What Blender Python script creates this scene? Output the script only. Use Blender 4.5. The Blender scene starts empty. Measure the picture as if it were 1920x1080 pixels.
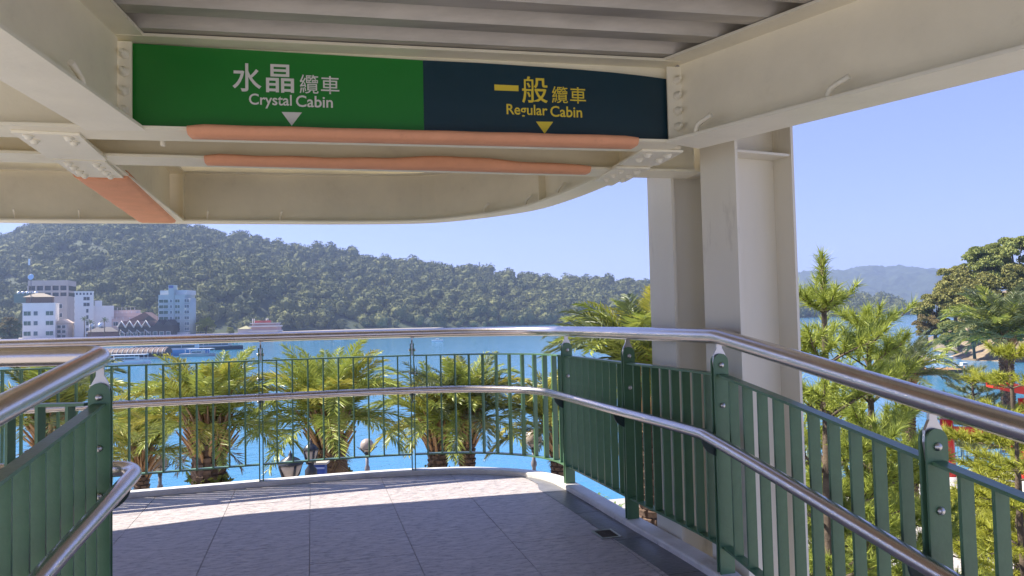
import bpy, bmesh, math, random
import numpy as np
from mathutils import Vector, Matrix
R_ = math.radians
rnd = random.Random(7)
nr = np.random.default_rng(11)
SC = bpy.context.scene
COL = SC.collection

# ------------------------------------------------------------------ camera
EYE = Vector((0.0, 0.0, 1.25))
FPX = 1920 * 26.0 / 36.0
PITCH, ROLL = math.atan(56 / FPX), 0.022
_f = Vector((0, math.cos(PITCH), math.sin(PITCH)))
_u0 = Vector((0, -math.sin(PITCH), math.cos(PITCH)))
_r0 = Vector((1, 0, 0))
CR = _r0 * math.cos(ROLL) - _u0 * math.sin(ROLL)
CU = _u0 * math.cos(ROLL) + _r0 * math.sin(ROLL)
cam_d = bpy.data.cameras.new('camera'); cam = bpy.data.objects.new('camera', cam_d); COL.objects.link(cam)
cam_d.sensor_width = 36; cam_d.lens = 26; cam_d.clip_start = 0.05; cam_d.clip_end = 20000
cam.matrix_world = Matrix(((CR.x, CU.x, -_f.x, EYE.x), (CR.y, CU.y, -_f.y, EYE.y), (CR.z, CU.z, -_f.z, EYE.z), (0, 0, 0, 1)))
SC.camera = cam

# ------------------------------------------------------------------ light
SUN_AZ, SUN_EL = math.atan2(-0.988, 0.156), R_(47.5)
SUN = Vector((math.sin(SUN_AZ) * math.cos(SUN_EL), math.cos(SUN_AZ) * math.cos(SUN_EL), math.sin(SUN_EL)))
W = bpy.data.worlds.new('World'); SC.world = W; W.use_nodes = True
_n = W.node_tree.nodes; _sky = _n.new('ShaderNodeTexSky'); _sky.sky_type = 'NISHITA'; _sky.sun_disc = False
_sky.sun_elevation = SUN_EL; _sky.sun_rotation = SUN_AZ; _sky.altitude = 750; _sky.air_density = 1.0; _sky.dust_density = 0.2; _sky.ozone_density = 4.0
_g = _n.new('ShaderNodeGamma'); _g.inputs[1].default_value = 0.5
_t = _n.new('ShaderNodeMix'); _t.data_type = 'RGBA'; _t.blend_type = 'MULTIPLY'; _t.inputs[0].default_value = 1.0; _t.inputs[7].default_value = (0.80, 0.82, 1.36, 1)
W.node_tree.links.new(_sky.outputs[0], _g.inputs[0]); W.node_tree.links.new(_g.outputs[0], _t.inputs[6]); W.node_tree.links.new(_t.outputs[2], _n['Background'].inputs[0]); _n['Background'].inputs[1].default_value = 0.095
sd = bpy.data.lights.new('sun', 'SUN'); sd.energy = 3.0; sd.angle = R_(0.5); sd.color = (1.0, 0.92, 0.80)
sun = bpy.data.objects.new('sun', sd); COL.objects.link(sun)
sun.rotation_euler = SUN.to_track_quat('Z', 'Y').to_euler()
SC.view_settings.view_transform = 'Standard'; SC.view_settings.look = 'None'; SC.view_settings.gamma = 1.0
SC.view_settings.use_curve_mapping = False; SC.view_settings.exposure = 2.0
SC.render.engine = 'CYCLES'
SC.cycles.max_bounces = 12; SC.cycles.diffuse_bounces = 9; SC.cycles.glossy_bounces = 3; SC.cycles.volume_bounces = 0
SC.cycles.transparent_max_bounces = 6; SC.cycles.caustics_reflective = False; SC.cycles.caustics_refractive = False
SC.cycles.sample_clamp_indirect = 6.0; SC.cycles.use_denoising = True

# ------------------------------------------------------------------ pixel -> place
def ray(x, y): return _f + CR * ((x - 960) / FPX) + CU * ((540 - y) / FPX)
def pz(x, y, z):
    d = ray(x, y); return EYE + d * ((z - EYE.z) / d.z)
def py(x, y, Y):
    d = ray(x, y); return EYE + d * (Y / d.y)
def horizon(x):
    return 540 + FPX * (math.tan(PITCH) / 1) - (x - 960) * math.tan(ROLL)

# ------------------------------------------------------------------ materials
MATS = {}
def mat(name, col, rough=0.6, metal=0.0, var=0.0, vscale=6.0, bump=0.0, bscale=80.0, col2=None, spec=0.5, island=0.0, translucent=0.0, stretch=None, coat=0.0, dirt=None, dscale=3.0, damt=0.6, dlo=0.60, dhi=0.74):
    if name in MATS: return MATS[name]
    m = bpy.data.materials.new(name); m.use_nodes = True; nt = m.node_tree; N = nt.nodes; L = nt.links
    b = N['Principled BSDF']; b.inputs['Roughness'].default_value = rough; b.inputs['Metallic'].default_value = metal
    b.inputs['Specular IOR Level'].default_value = spec
    if coat: b.inputs['Coat Weight'].default_value = coat; b.inputs['Coat Roughness'].default_value = 0.15
    c = (*col, 1)
    tc = N.new('ShaderNodeTexCoord'); src = tc.outputs['Object']
    if stretch:
        mp = N.new('ShaderNodeMapping'); mp.inputs['Scale'].default_value = stretch; L.new(src, mp.inputs[0]); src = mp.outputs[0]
    out = None
    if var or col2 or island:
        c2 = (*(col2 if col2 else tuple(x * (1 - var) for x in col)), 1)
        mix = N.new('ShaderNodeMix'); mix.data_type = 'RGBA'; mix.inputs[6].default_value = c; mix.inputs[7].default_value = c2
        nz = N.new('ShaderNodeTexNoise'); nz.inputs['Scale'].default_value = vscale; nz.inputs['Detail'].default_value = 6; nz.inputs['Roughness'].default_value = 0.62
        L.new(src, nz.inputs['Vector'])
        rp = N.new('ShaderNodeMapRange'); rp.inputs[1].default_value = 0.33; rp.inputs[2].default_value = 0.67
        L.new(nz.outputs['Fac'], rp.inputs[0]); fac = rp.outputs[0]
        if island:
            g = N.new('ShaderNodeNewGeometry'); mx = N.new('ShaderNodeMix'); mx.inputs[0].default_value = island
            L.new(fac, mx.inputs[2]); L.new(g.outputs['Random Per Island'], mx.inputs[3]); fac = mx.outputs[0]
        L.new(fac, mix.inputs[0]); out = mix.outputs[2]; L.new(out, b.inputs['Base Color'])
    else: b.inputs['Base Color'].default_value = c
    if dirt:
        dn = N.new('ShaderNodeTexNoise'); dn.inputs['Scale'].default_value = dscale; dn.inputs['Detail'].default_value = 8; dn.inputs['Roughness'].default_value = 0.72; L.new(src, dn.inputs['Vector'])
        dr_ = N.new('ShaderNodeMapRange'); dr_.inputs[1].default_value = dlo; dr_.inputs[2].default_value = dhi; dr_.inputs[4].default_value = damt; L.new(dn.outputs['Fac'], dr_.inputs[0])
        dm_ = N.new('ShaderNodeMix'); dm_.data_type = 'RGBA'; dm_.inputs[6].default_value = c; dm_.inputs[7].default_value = (*dirt, 1); L.new(dr_.outputs[0], dm_.inputs[0])
        if out: L.new(out, dm_.inputs[6])
        out = dm_.outputs[2]; L.new(out, b.inputs['Base Color'])
    if bump:
        nb = N.new('ShaderNodeTexNoise'); nb.inputs['Scale'].default_value = bscale; nb.inputs['Detail'].default_value = 4
        L.new(src, nb.inputs['Vector']); bp = N.new('ShaderNodeBump'); bp.inputs['Strength'].default_value = bump; bp.inputs['Distance'].default_value = 0.02
        L.new(nb.outputs['Fac'], bp.inputs['Height']); L.new(bp.outputs[0], b.inputs['Normal'])
    if translucent:
        t = N.new('ShaderNodeBsdfTranslucent'); ms = N.new('ShaderNodeMixShader'); ms.inputs[0].default_value = translucent
        if out: L.new(out, t.inputs[0])
        else: t.inputs[0].default_value = c
        L.new(b.outputs[0], ms.inputs[1]); L.new(t.outputs[0], ms.inputs[2]); L.new(ms.outputs[0], N['Material Output'].inputs[0])
    MATS[name] = m; return m

# ------------------------------------------------------------------ mesh helpers
def link(o, parent=None):
    COL.objects.link(o)
    if parent is not None:
        o.parent = parent
        o.matrix_parent_inverse = Matrix.Identity(4)
    return o
def tag(o, label=None, cat=None, group=None, kind=None):
    if label: o['label'] = label
    if cat: o['category'] = cat
    if group: o['group'] = group
    if kind: o['kind'] = kind
    return o
def thing(name, label, cat, loc=(0, 0, 0), rz=0.0, group=None):
    e = bpy.data.objects.new(name, None); COL.objects.link(e); e.empty_display_size = 0.2
    e.location = loc; e.rotation_euler = (0, 0, rz)
    return tag(e, label, cat, group)
def mesh_np(name, V, faces, smooth=False):
    m = bpy.data.meshes.new(name); V = np.asarray(V, dtype=np.float32)
    F = np.asarray(faces, dtype=np.int32); k = F.shape[1]
    m.vertices.add(len(V)); m.vertices.foreach_set('co', V.ravel())
    m.loops.add(F.size); m.loops.foreach_set('vertex_index', F.ravel())
    m.polygons.add(len(F)); m.polygons.foreach_set('loop_start', np.arange(0, F.size, k, dtype=np.int32))
    m.polygons.foreach_set('use_smooth', np.full(len(F), smooth))
    m.update(calc_edges=True); return m
class MB:
    def __init__(s): s.v = []; s.f = []; s.sm = []
    def add(s, vs, fs, smooth=False):
        b = len(s.v); s.v += [tuple(v) for v in vs]; s.f += [tuple(b + i for i in f) for f in fs]; s.sm += [smooth] * len(fs); return s
    def box(s, c, size, rz=0.0, M=None):
        hx, hy, hz = size[0] / 2, size[1] / 2, size[2] / 2
        vs = [Vector((x, y, z)) for z in (-hz, hz) for y in (-hy, hy) for x in (-hx, hx)]
        if M is not None: vs = [M @ v for v in vs]
        elif rz: q = Matrix.Rotation(rz, 3, 'Z'); vs = [q @ v for v in vs]
        c = Vector(c); vs = [v + c for v in vs]
        return s.add(vs, [(0, 2, 3, 1), (4, 5, 7, 6), (0, 1, 5, 4), (2, 6, 7, 3), (0, 4, 6, 2), (1, 3, 7, 5)])
    def bb(s, lo, hi): return s.box([(a + b) / 2 for a, b in zip(lo, hi)], [b - a for a, b in zip(lo, hi)])
    def prism(s, poly, z0, z1):      # plan polygon, ccw
        n = len(poly); vs = [(p[0], p[1], z0 if not callable(z0) else z0(p)) for p in poly] + [(p[0], p[1], z1 if not callable(z1) else z1(p)) for p in poly]
        return s.add(vs, [tuple(range(n - 1, -1, -1)), tuple(range(n, 2 * n))] + [(i, (i + 1) % n, n + (i + 1) % n, n + i) for i in range(n)])
    def plate(s, pts, d):            # planar polygon extruded by vector d
        n = len(pts); d = Vector(d); vs = [Vector(p) for p in pts] + [Vector(p) + d for p in pts]
        return s.add(vs, [tuple(range(n - 1, -1, -1)), tuple(range(n, 2 * n))] + [(i, (i + 1) % n, n + (i + 1) % n, n + i) for i in range(n)])
    def tube(s, pts, r, n=12, cap=True, up=None):
        pts = [Vector(p) for p in pts]; rs = r if isinstance(r, (list, tuple)) else [r] * len(pts); rings = []; b = len(s.v)
        t0 = (pts[1] - pts[0]).normalized(); a = Vector((0, 0, 1)) if abs(t0.z) < 0.9 else Vector((1, 0, 0))
        nrm = t0.cross(a).normalized()
        for i, p in enumerate(pts):
            t = (pts[min(i + 1, len(pts) - 1)] - pts[max(i - 1, 0)]).normalized()
            nrm = (nrm - t * nrm.dot(t)).normalized(); bn = t.cross(nrm)
            for k in range(n):
                q = 2 * math.pi * k / n; s.v.append(tuple(p + (nrm * math.cos(q) + bn * math.sin(q)) * rs[i]))
        for i in range(len(pts) - 1):
            for k in range(n):
                s.f.append((b + i * n + k, b + i * n + (k + 1) % n, b + (i + 1) * n + (k + 1) % n, b + (i + 1) * n + k)); s.sm.append(True)
        if cap:
            s.f.append(tuple(b + k for k in range(n - 1, -1, -1))); s.sm.append(False)
            e = b + (len(pts) - 1) * n; s.f.append(tuple(e + k for k in range(n))); s.sm.append(False)
        return s
    def lathe(s, prof, n=16, c=(0, 0, 0)):   # prof: (r,z)
        b = len(s.v)
        for r, z in prof:
            for k in range(n):
                q = 2 * math.pi * k / n; s.v.append((c[0] + r * math.cos(q), c[1] + r * math.sin(q), c[2] + z))
        for i in range(len(prof) - 1):
            for k in range(n):
                s.f.append((b + i * n + k, b + i * n + (k + 1) % n, b + (i + 1) * n + (k + 1) % n, b + (i + 1) * n + k)); s.sm.append(True)
        s.f.append(tuple(b + k for k in range(n - 1, -1, -1))); s.sm.append(False)
        e = b + (len(prof) - 1) * n; s.f.append(tuple(e + k for k in range(n))); s.sm.append(False)
        return s
    def strip(s, path, off0, off1, z0, z1, zf=None):   # rectangle swept along a plan path (offset to the path's left is +)
        pl = offset(path, off0); pr = offset(path, off1); b = len(s.v); n = len(path)
        for i in range(n):
            dz = zf[i] if zf is not None else 0.0
            for p, z in ((pl[i], z0), (pr[i], z0), (pr[i], z1), (pl[i], z1)): s.v.append((p[0], p[1], z + dz))
        for i in range(n - 1):
            for k in range(4):
                s.f.append((b + i * 4 + k, b + i * 4 + (k + 1) % 4, b + (i + 1) * 4 + (k + 1) % 4, b + (i + 1) * 4 + k)); s.sm.append(False)
        s.f.append((b + 3, b + 2, b + 1, b)); s.f.append((b + 4 * n - 4, b + 4 * n - 3, b + 4 * n - 2, b + 4 * n - 1)); s.sm += [False, False]
        return s
    def mesh(s, name, fix=True):
        m = bpy.data.meshes.new(name); m.from_pydata(s.v, [], s.f); m.polygons.foreach_set('use_smooth', s.sm)
        if fix:
            bm = bmesh.new(); bm.from_mesh(m); bmesh.ops.recalc_face_normals(bm, faces=bm.faces); bm.to_mesh(m); bm.free()
        m.update(); return m
    def build(s, name, material, parent=None, world=False, bevel=0.0):
        me = s.mesh(name); me.materials.append(material); o = bpy.data.objects.new(name, me); link(o, parent)
        if world and parent is not None: o.matrix_parent_inverse = Matrix.LocRotScale(wloc(parent), parent.rotation_euler, None).inverted()
        if bevel:
            bv = o.modifiers.new('bevel', 'BEVEL'); bv.width = bevel; bv.segments = 2; bv.limit_method = 'ANGLE'
        return o
def wloc(o): return Vector(o.location)
def inst(mesh_or_obj, name, parent, loc, rot=(0, 0, 0), scale=(1, 1, 1)):
    me = mesh_or_obj if isinstance(mesh_or_obj, bpy.types.Mesh) else mesh_or_obj.data
    o = bpy.data.objects.new(name, me); link(o, parent); o.location = loc; o.rotation_euler = rot; o.scale = scale; return o
def offset(path, d):
    out = []; n = len(path)
    for i in range(n):
        a = Vector(path[max(i - 1, 0)][:2]); b = Vector(path[min(i + 1, n - 1)][:2]); t = (b - a).normalized(); nn = Vector((-t.y, t.x)); out.append(Vector(path[i][:2]) + nn * d)
    return out
def catmull(P, step=0.04):
    P = [Vector(p) for p in P]; out = []; n = len(P)
    for i in range(n - 1):
        p0 = P[i - 1] if i else P[0] * 2 - P[1]; p1, p2 = P[i], P[i + 1]; p3 = P[i + 2] if i + 2 < n else P[-1] * 2 - P[-2]
        k = max(2, int((p2 - p1).length / step))
        for j in range(k):
            t = j / k; out.append(0.5 * ((2 * p1) + (p2 - p0) * t + (2 * p0 - 5 * p1 + 4 * p2 - p3) * t * t + (3 * p1 - p0 - 3 * p2 + p3) * t ** 3))
    out.append(P[-1]); return out
def arclen(path):
    s = [0.0]
    for a, b in zip(path, path[1:]): s.append(s[-1] + (Vector(b) - Vector(a)).length)
    return s
def at_s(path, S, s):
    i = max(0, min(len(S) - 2, int(np.searchsorted(S, s)) - 1)); t = (s - S[i]) / (S[i + 1] - S[i])
    p = Vector(path[i]).lerp(Vector(path[i + 1]), t); d = (Vector(path[i + 1]) - Vector(path[i])).normalized(); return p, d
def interp(x, tab): return float(np.interp(x, [t[0] for t in tab], [t[1] for t in tab]))
def clip_convex(poly, hull):   # hull ccw
    out = list(poly)
    for a, b in zip(hull, hull[1:] + hull[:1]):
        e = (b[0] - a[0], b[1] - a[1]); inp = out; out = []
        if not inp: return []
        side = lambda p: e[0] * (p[1] - a[1]) - e[1] * (p[0] - a[0])
        for p, q in zip(inp, inp[1:] + inp[:1]):
            sp, sq = side(p), side(q)
            if sp >= 0: out.append(p)
            if (sp >= 0) != (sq >= 0):
                t = sp / (sp - sq); out.append((p[0] + (q[0] - p[0]) * t, p[1] + (q[1] - p[1]) * t))
    return out

def convex(P):
    P = sorted(set(P)); lo, hi = [], []
    cr = lambda o, a, b: (a[0] - o[0]) * (b[1] - o[1]) - (a[1] - o[1]) * (b[0] - o[0])
    for p in P:
        while len(lo) > 1 and cr(lo[-2], lo[-1], p) <= 0: lo.pop()
        lo.append(p)
    for p in reversed(P):
        while len(hi) > 1 and cr(hi[-2], hi[-1], p) <= 0: hi.pop()
        hi.append(p)
    return lo[:-1] + hi[:-1]

# ------------------------------------------------------------------ palette
cream = mat('cream_paint', (0.90, 0.83, 0.63), 0.45, var=0.12, vscale=2.5, bump=0.08, bscale=25, dirt=(0.30, 0.20, 0.12), dscale=5, damt=0.16, dlo=0.58, dhi=0.80)
creamL = mat('cream_paint_light', (0.90, 0.84, 0.67), 0.42, var=0.10, vscale=3, bump=0.08, bscale=25, dirt=(0.28, 0.20, 0.13), dscale=6, damt=0.16, dlo=0.60, dhi=0.80)
colpaint = mat('column_paint', (0.78, 0.725, 0.60), 0.5, var=0.09, vscale=1.5, bump=0.08, bscale=18, stretch=(1, 1, 0.25), dirt=(0.24, 0.19, 0.14), dscale=7, damt=0.45, dlo=0.62, dhi=0.78)
galv = mat('galvanised_sheet', (0.56, 0.52, 0.45), 0.5, metal=0.35, var=0.3, vscale=9, bump=0.05, stretch=(0.2, 1, 1))
green = mat('green_paint', (0.100, 0.205, 0.102), 0.33, var=0.18, vscale=12, bump=0.06, bscale=60, dirt=(0.10, 0.12, 0.09), dscale=14, damt=0.4)
steel = mat('brushed_steel', (0.66, 0.60, 0.56), 0.27, metal=1.0, var=0.12, vscale=4, bump=0.04, bscale=60)
steelm = mat('satin_steel', (0.55, 0.53, 0.50), 0.35, metal=1.0)
dark = mat('dark_bracket', (0.03, 0.05, 0.045), 0.5)
kerbw = mat('kerb_paint', (0.72, 0.70, 0.67), 0.5, var=0.22, vscale=7, bump=0.08, bscale=40, dirt=(0.22, 0.20, 0.18), dscale=9, damt=0.6)
foam = mat('orange_foam', (0.86, 0.40, 0.22), 0.85, var=0.10, vscale=8, bump=0.12, bscale=70, dirt=(0.30, 0.10, 0.06), dscale=11, damt=0.25)
# ================================================================== DECK
ZW = 1.25 - 8.0          # lake level
ZG = -5.0                # promenade level
RAIL_PTS = [(-6.6, 3.3), (-5.7, 4.15), (-4.7, 4.78), (-3.9, 5.12), (-2.96, 5.45), (-1.93, 5.79), (-1.3, 5.98), (-0.83, 6.07), (-0.36, 6.08), (0.06, 5.93), (0.27, 5.73), (0.39, 5.46), (0.69, 4.48), (0.975, 3.52), (1.27, 2.20), (1.56, 0.9), (1.86, -0.4)]
PATH = catmull([Vector((a, b)) for a, b in RAIL_PTS], 0.05)      # the walkway lies to the right-hand side of travel
S_ = arclen(PATH)
def s_near(x, y):
    i = min(range(len(PATH)), key=lambda k: (PATH[k] - Vector((x, y))).length); return S_[i]
S_KINK = s_near(0.975, 3.52)
RAMP = 0.130
def zr(s): return -RAMP * max(0.0, s - S_KINK)
ZF = [zr(s) for s in S_]

tile_m = mat('slate_tile', (0.54, 0.49, 0.475), 0.45, col2=(0.36, 0.325, 0.325), vscale=14, bump=0.6, bscale=34, stretch=(0.7, 2.0, 1), dirt=(0.15, 0.14, 0.145), dscale=20, damt=0.85, dlo=0.50, dhi=0.66)
border_m = mat('dark_border_tile', (0.17, 0.17, 0.185), 0.36, var=0.3, vscale=8, bump=0.2, bscale=50)
conc = mat('concrete', (0.42, 0.41, 0.39), 0.8, var=0.2, vscale=2)

hull_out = offset(PATH, -0.06)
S_B0 = s_near(0.0, 5.96)
def bw(s): return 0.057 + 0.172 * min(1.0, max(0.0, (s - S_B0) / 0.6))
inner = [Vector(p) - (offset(PATH, 1.0)[0] - PATH[0]) * 0 for p in PATH]
_off1 = offset(PATH, -1.0)
inner = [p + (q - p) * bw(s) for p, q, s in zip(PATH, _off1, S_)]
flat = [p for p, s in zip(PATH, S_) if s <= S_KINK]
KX, KY = flat[-1]
EPX, EPY = -1.56, 2.80
def region(pts): return [tuple(p) for p in pts][::-1]   # path runs clockwise round the deck -> reverse for ccw
nflat = len(flat)
left_close = [(-6.6, 2.2)]
slab_poly = [(-6.6, 2.2), (EPX, EPY - 0.05), (KX, KY)] + [tuple(p) for p in offset(PATH, 0.10)[:nflat]][::-1]
deck = tag(MB().prism(slab_poly, -0.40, -0.005).build('deck_floor', conc), 'raised viewing deck floor paved with grey slate tiles', 'floor', kind='structure')
tile_hull = [(-6.4, 2.25), (EPX, EPY), (KX - 0.229, KY)] + [tuple(p) for p in inner[:nflat]][::-1]
tile_hull = convex(tile_hull)
A = Vector((-0.262, 0.965)).normalized(); B = Vector((A.y, -A.x))
O0 = Vector(pz(580, 1080, 0).xy)
tw, tl = 0.545, 1.09
k = 0
for i in range(-9, 6):
    for j in range(-4, 7):
        g = 0.0018; v0 = j * tl + (0.5 * tl if i % 2 else 0.18)
        q = [(i * tw + g, v0 + g), ((i + 1) * tw - g, v0 + g), ((i + 1) * tw - g, v0 + tl - g), (i * tw + g, v0 + tl - g)]
        poly = [tuple(O0 + B * a + A * b) for a, b in q]
        poly = clip_convex(poly, tile_hull)
        if len(poly) < 3: continue
        ar = 0.5 * abs(sum(p[0] * q_[1] - q_[0] * p[1] for p, q_ in zip(poly, poly[1:] + poly[:1])))
        if ar < 0.004: continue
        c = Vector((sum(p[0] for p in poly) / len(poly), sum(p[1] for p in poly) / len(poly)))
        loc = [tuple(Matrix.Rotation(-math.atan2(B.y, B.x), 2) @ (Vector(p) - c)) for p in poly]
        o = MB().prism(loc, -0.0045, rnd.uniform(-0.0008, 0.0008)).build('floor_tile', tile_m, deck)
        o.location = (c.x, c.y, 0); o.rotation_euler = (0, 0, math.atan2(B.y, B.x))
# darker border pieces along the kerb
bs = S_B0 + 0.12
while bs < S_KINK - 0.05:
    be = min(bs + 0.60, S_KINK)
    if be - bs < 0.1: break
    n_ = 9; o_ = []; i_ = []
    for q in range(n_ + 1):
        s = bs + 0.003 + (be - bs - 0.006) * q / n_; p, d = at_s(PATH, S_, s); nn = Vector((d.y, -d.x)); o_.append(tuple(p + nn * 0.055)); i_.append(tuple(p + nn * (bw(s) - 0.003)))
    MB().prism(i_ + o_[::-1], -0.0045, 0.0022).build('border_tile', border_m, deck)
    bs = be
# kerb
kb = MB()
kp = PATH[:nflat + 60] if nflat + 60 < len(PATH) else PATH
kb.strip(PATH, 0.06, -0.055, -0.42, 0.036, ZF)
kerb = kb.build('kerb', kerbw, deck, bevel=0.012)
# ramp towards the camera
rl = [Vector((EPX, EPY)), Vector((EPX + 0.22 * 3.6, EPY - 3.6))]
rr = Vector((1.86, -0.4)); rz = zr(S_[-1])
rv = [(EPX - 0.1, EPY, -0.002), (KX, KY, -0.002), (rr.x, rr.y, rz), (rl[1].x - 0.1, rl[1].y, -RAMP * 3.6)]
ramp = MB().plate(rv, (0, 0, -0.3)).build('ramp', tile_m); tag(ramp, 'sloping tiled ramp leading up to the deck', 'ramp', kind='structure')
# floor drain set in the dark border
dp = pz(1137, 1002, 0.0)
dr = thing('floor_drain', 'small square metal floor drain in the dark border tiles', 'drain', (dp.x, dp.y, 0), math.atan2(A.y, A.x))
m = MB()
for (cx, cy, sx, sy) in ((0, 0.055, 0.16, 0.012), (0, -0.055, 0.16, 0.012), (0.074, 0, 0.012, 0.098), (-0.074, 0, 0.012, 0.098)): m.box((cx, cy, 0.003), (sx, sy, 0.006))
m.build('frame', steelm, dr)
MB().box((0, 0, 0.001), (0.136, 0.098, 0.003)).build('sump_shade', mat('drain_black', (0.015, 0.015, 0.015), 0.7), dr)  # flat black sheet, the shade of the pit under the bars given as colour
for q in range(-2, 3): MB().box((q * 0.024, 0, 0.003), (0.006, 0.098, 0.004)).build('grate_bar', mat('drain_bar', (0.14, 0.10, 0.06), 0.6), dr)

# ================================================================== RAILINGS
def rounded_plate(w, h, t, z0):      # upright flat bar with a half-round top, thin along y
    pts = [(-w / 2, z0), (w / 2, z0)] + [(w / 2 * math.cos(q), h - w / 2 + w / 2 * math.sin(q)) for q in [math.pi * k / 8 for k in range(9)]]
    return pts
def post_mesh(z0=0.03, ztop=1.06):
    m = MB()
    for sgn in (-1, 1):
        pts = [Vector((x, sgn * 0.013 - 0.004, z)) for x, z in rounded_plate(0.075, ztop, 0.008, z0)]
        m.plate(pts, (0, 0.008, 0))
    me = m.mesh('post'); me.materials.append(green); return me
def neck_mesh():
    prof = [(-0.026, 0.96), (0.026, 0.96), (0.034, 1.02), (0.030, 1.055), (0.014, 1.085), (0.013, 1.12), (-0.013, 1.12), (-0.014, 1.085), (-0.030, 1.055), (-0.034, 1.02)]
    m = MB().plate([Vector((x, -0.0055, z)) for x, z in prof], (0, 0.011, 0)); me = m.mesh('neck'); me.materials.append(steelm); return me
def bolt_mesh():
    m = MB()
    for sgn in (1, -1):
        M = Matrix.Rotation(sgn * math.pi / 2, 4, 'X')
        mm = MB().lathe([(0.013, 0.016), (0.013, 0.021), (0.010, 0.026), (0.004, 0.029)], 10)
        m.add([M @ Vector(v) for v in mm.v], mm.f, True)
    m.tube([(0, -0.017, 0), (0, 0.017, 0)], 0.006, 8)
    me = m.mesh('bolt'); me.materials.append(steelm); return me
def bracket_mesh():                  # quarter plate that carries the lower rail on the walkway side (-x)
    pts = [(0.0, 0.665), (0.0, 0.575)] + [(-0.105 * math.sin(q), 0.665 - 0.09 * math.cos(q)) for q in [math.pi / 2 * k / 7 for k in range(1, 8)]]
    m = MB().plate([Vector((x, -0.005, z)) for x, z in pts], (0, 0.010, 0)); me = m.mesh('bracket'); me.materials.append(dark); return me
POST, NECK, BOLT, BRACK = post_mesh(), neck_mesh(), bolt_mesh(), bracket_mesh()
_b = MB().bb((-0.0225, -0.006, 0.165), (0.0225, 0.006, 0.955)); BAL = _b.mesh('baluster'); BAL.materials.append(green)
def add_post(parent, base, p, d, z, inward):
    ang = math.atan2(inward.y, inward.x) + math.pi     # local -x points to the walkway
    po = inst(POST, 'post', parent, (p.x - base.x, p.y - base.y, z - base.z), (0, 0, ang))
    inst(NECK, 'neck', po, (0, 0, 0)); inst(BRACK, 'bracket', po, (0, 0, 0))
    for bz in (1.006, 0.816, 0.64): inst(BOLT, 'bolt', po, (0, 0, bz))
    return po
def add_bal(parent, base, p, d, z):
    inst(BAL, 'baluster', parent, (p.x - base.x, p.y - base.y, z - base.z), (0, 0, math.atan2(d.y, d.x) + math.pi / 2))

base = Vector((0.39, 5.46, 0.0))
rail = thing('railing', 'long green steel railing with twin steel handrails curving round the deck edge', 'railing', base)
def bar(parent, path, zf, o0, o1, z0, z1, name, s0, s1):
    S = arclen(path); idx = [i for i in range(len(path)) if s0 <= S[i] <= s1]
    pts = [at_s(path, S, s0)[0]] + [path[i] for i in idx] + [at_s(path, S, s1)[0]]
    pts = [p for i, p in enumerate(pts) if i == 0 or (p - pts[i - 1]).length > 1e-4]
    Sx = arclen(pts); z = [zf(s0 + s) for s in Sx]
    return MB().strip(pts, o0, o1, z0, z1, z).build(name, green, parent, world=True)
top = [Vector((p.x, p.y, 1.142 + z)) for p, z in zip(offset(PATH, -0.005), ZF)]
MB().tube(top, 0.0375, 18).build('handrail', steel, rail, world=True)
low = [Vector((p.x, p.y, 0.685 + z)) for p, z in zip(offset(PATH, -0.095), ZF)]
MB().tube(low, 0.028, 16).build('lower_handrail', steel, rail, world=True)
posts_s = [s_near(-6.3, 3.6), s_near(-5.2, 4.5), s_near(-4.12, 5.04), s_near(-3.05, 5.42), s_near(-1.96, 5.78), s_near(-0.83, 6.07), s_near(0.39, 5.46), s_near(0.69, 4.48), S_KINK, s_near(1.254, 2.272), s_near(1.56, 0.9)]
for a, b in zip(posts_s, posts_s[1:]):
    n_ = max(1, round((b - a) / 0.116))
    for q in range(1, n_):
        s = a + (b - a) * q / n_; p, d = at_s(PATH, S_, s); add_bal(rail, base, p, d, zr(s))
    bar(rail, PATH, zr, 0.0225, -0.0225, 0.955, 0.966, 'top_bar', a + 0.018, b - 0.018)
    bar(rail, PATH, zr, 0.0225, -0.0225, 0.154, 0.165, 'bottom_bar', a + 0.018, b - 0.018)
for s in posts_s:
    p, d = at_s(PATH, S_, s); add_post(rail, base, p, d, zr(s), Vector((d.y, -d.x)))

# the inner railing at the left: one leg runs down the ramp, the other turns off to the left
E = Vector((EPX, EPY)); dn = Vector((0.22, -0.976)).normalized(); dl = Vector((-1.0, 0.035)).normalized()
lbase = Vector((EPX, EPY, 0))
lr = thing('railing', 'green railing in the left foreground, its steel handrails turning back on themselves', 'railing', lbase)
def bend(c0, c1, corner, r, k=8):
    a = (c0 - corner).normalized(); b = (c1 - corner).normalized(); P = corner + a * r; Q = corner + b * r; out = []
    for i in range(k + 1):
        t = i / k; out.append(P * (1 - t) ** 2 + corner * 2 * t * (1 - t) + Q * t * t)
    return out
def leg_near(t, z, off=0.0):
    side = Vector((-dn.y, dn.x)); p = E + dn * t + side * off; return Vector((p.x, p.y, z - RAMP * max(0, t)))
def leg_left(t, z, off=0.0):
    side = Vector((dl.y, -dl.x)); p = E + dl * t + side * off; return Vector((p.x, p.y, z))
n0 = leg_near(3.0, 1.142); c0 = leg_near(-0.05, 1.142); l0 = leg_left(2.6, 1.142, 0.05)
MB().tube([n0, leg_near(1.5, 1.142), leg_near(0.8, 1.142)] + bend(leg_near(0.8, 1.142), l0, c0, 0.09) + [leg_left(1.0, 1.142, 0.05), l0], 0.0385, 18).build('handrail', steel, lr, world=True)
n1 = leg_near(3.0, 0.685, 0.095); c1 = Vector((leg_near(-0.16, 0.685, 0.095).x, leg_near(-0.16, 0.685, 0.1).y, 0.685)); l1 = leg_left(2.6, 0.685, 0.135)
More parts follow.
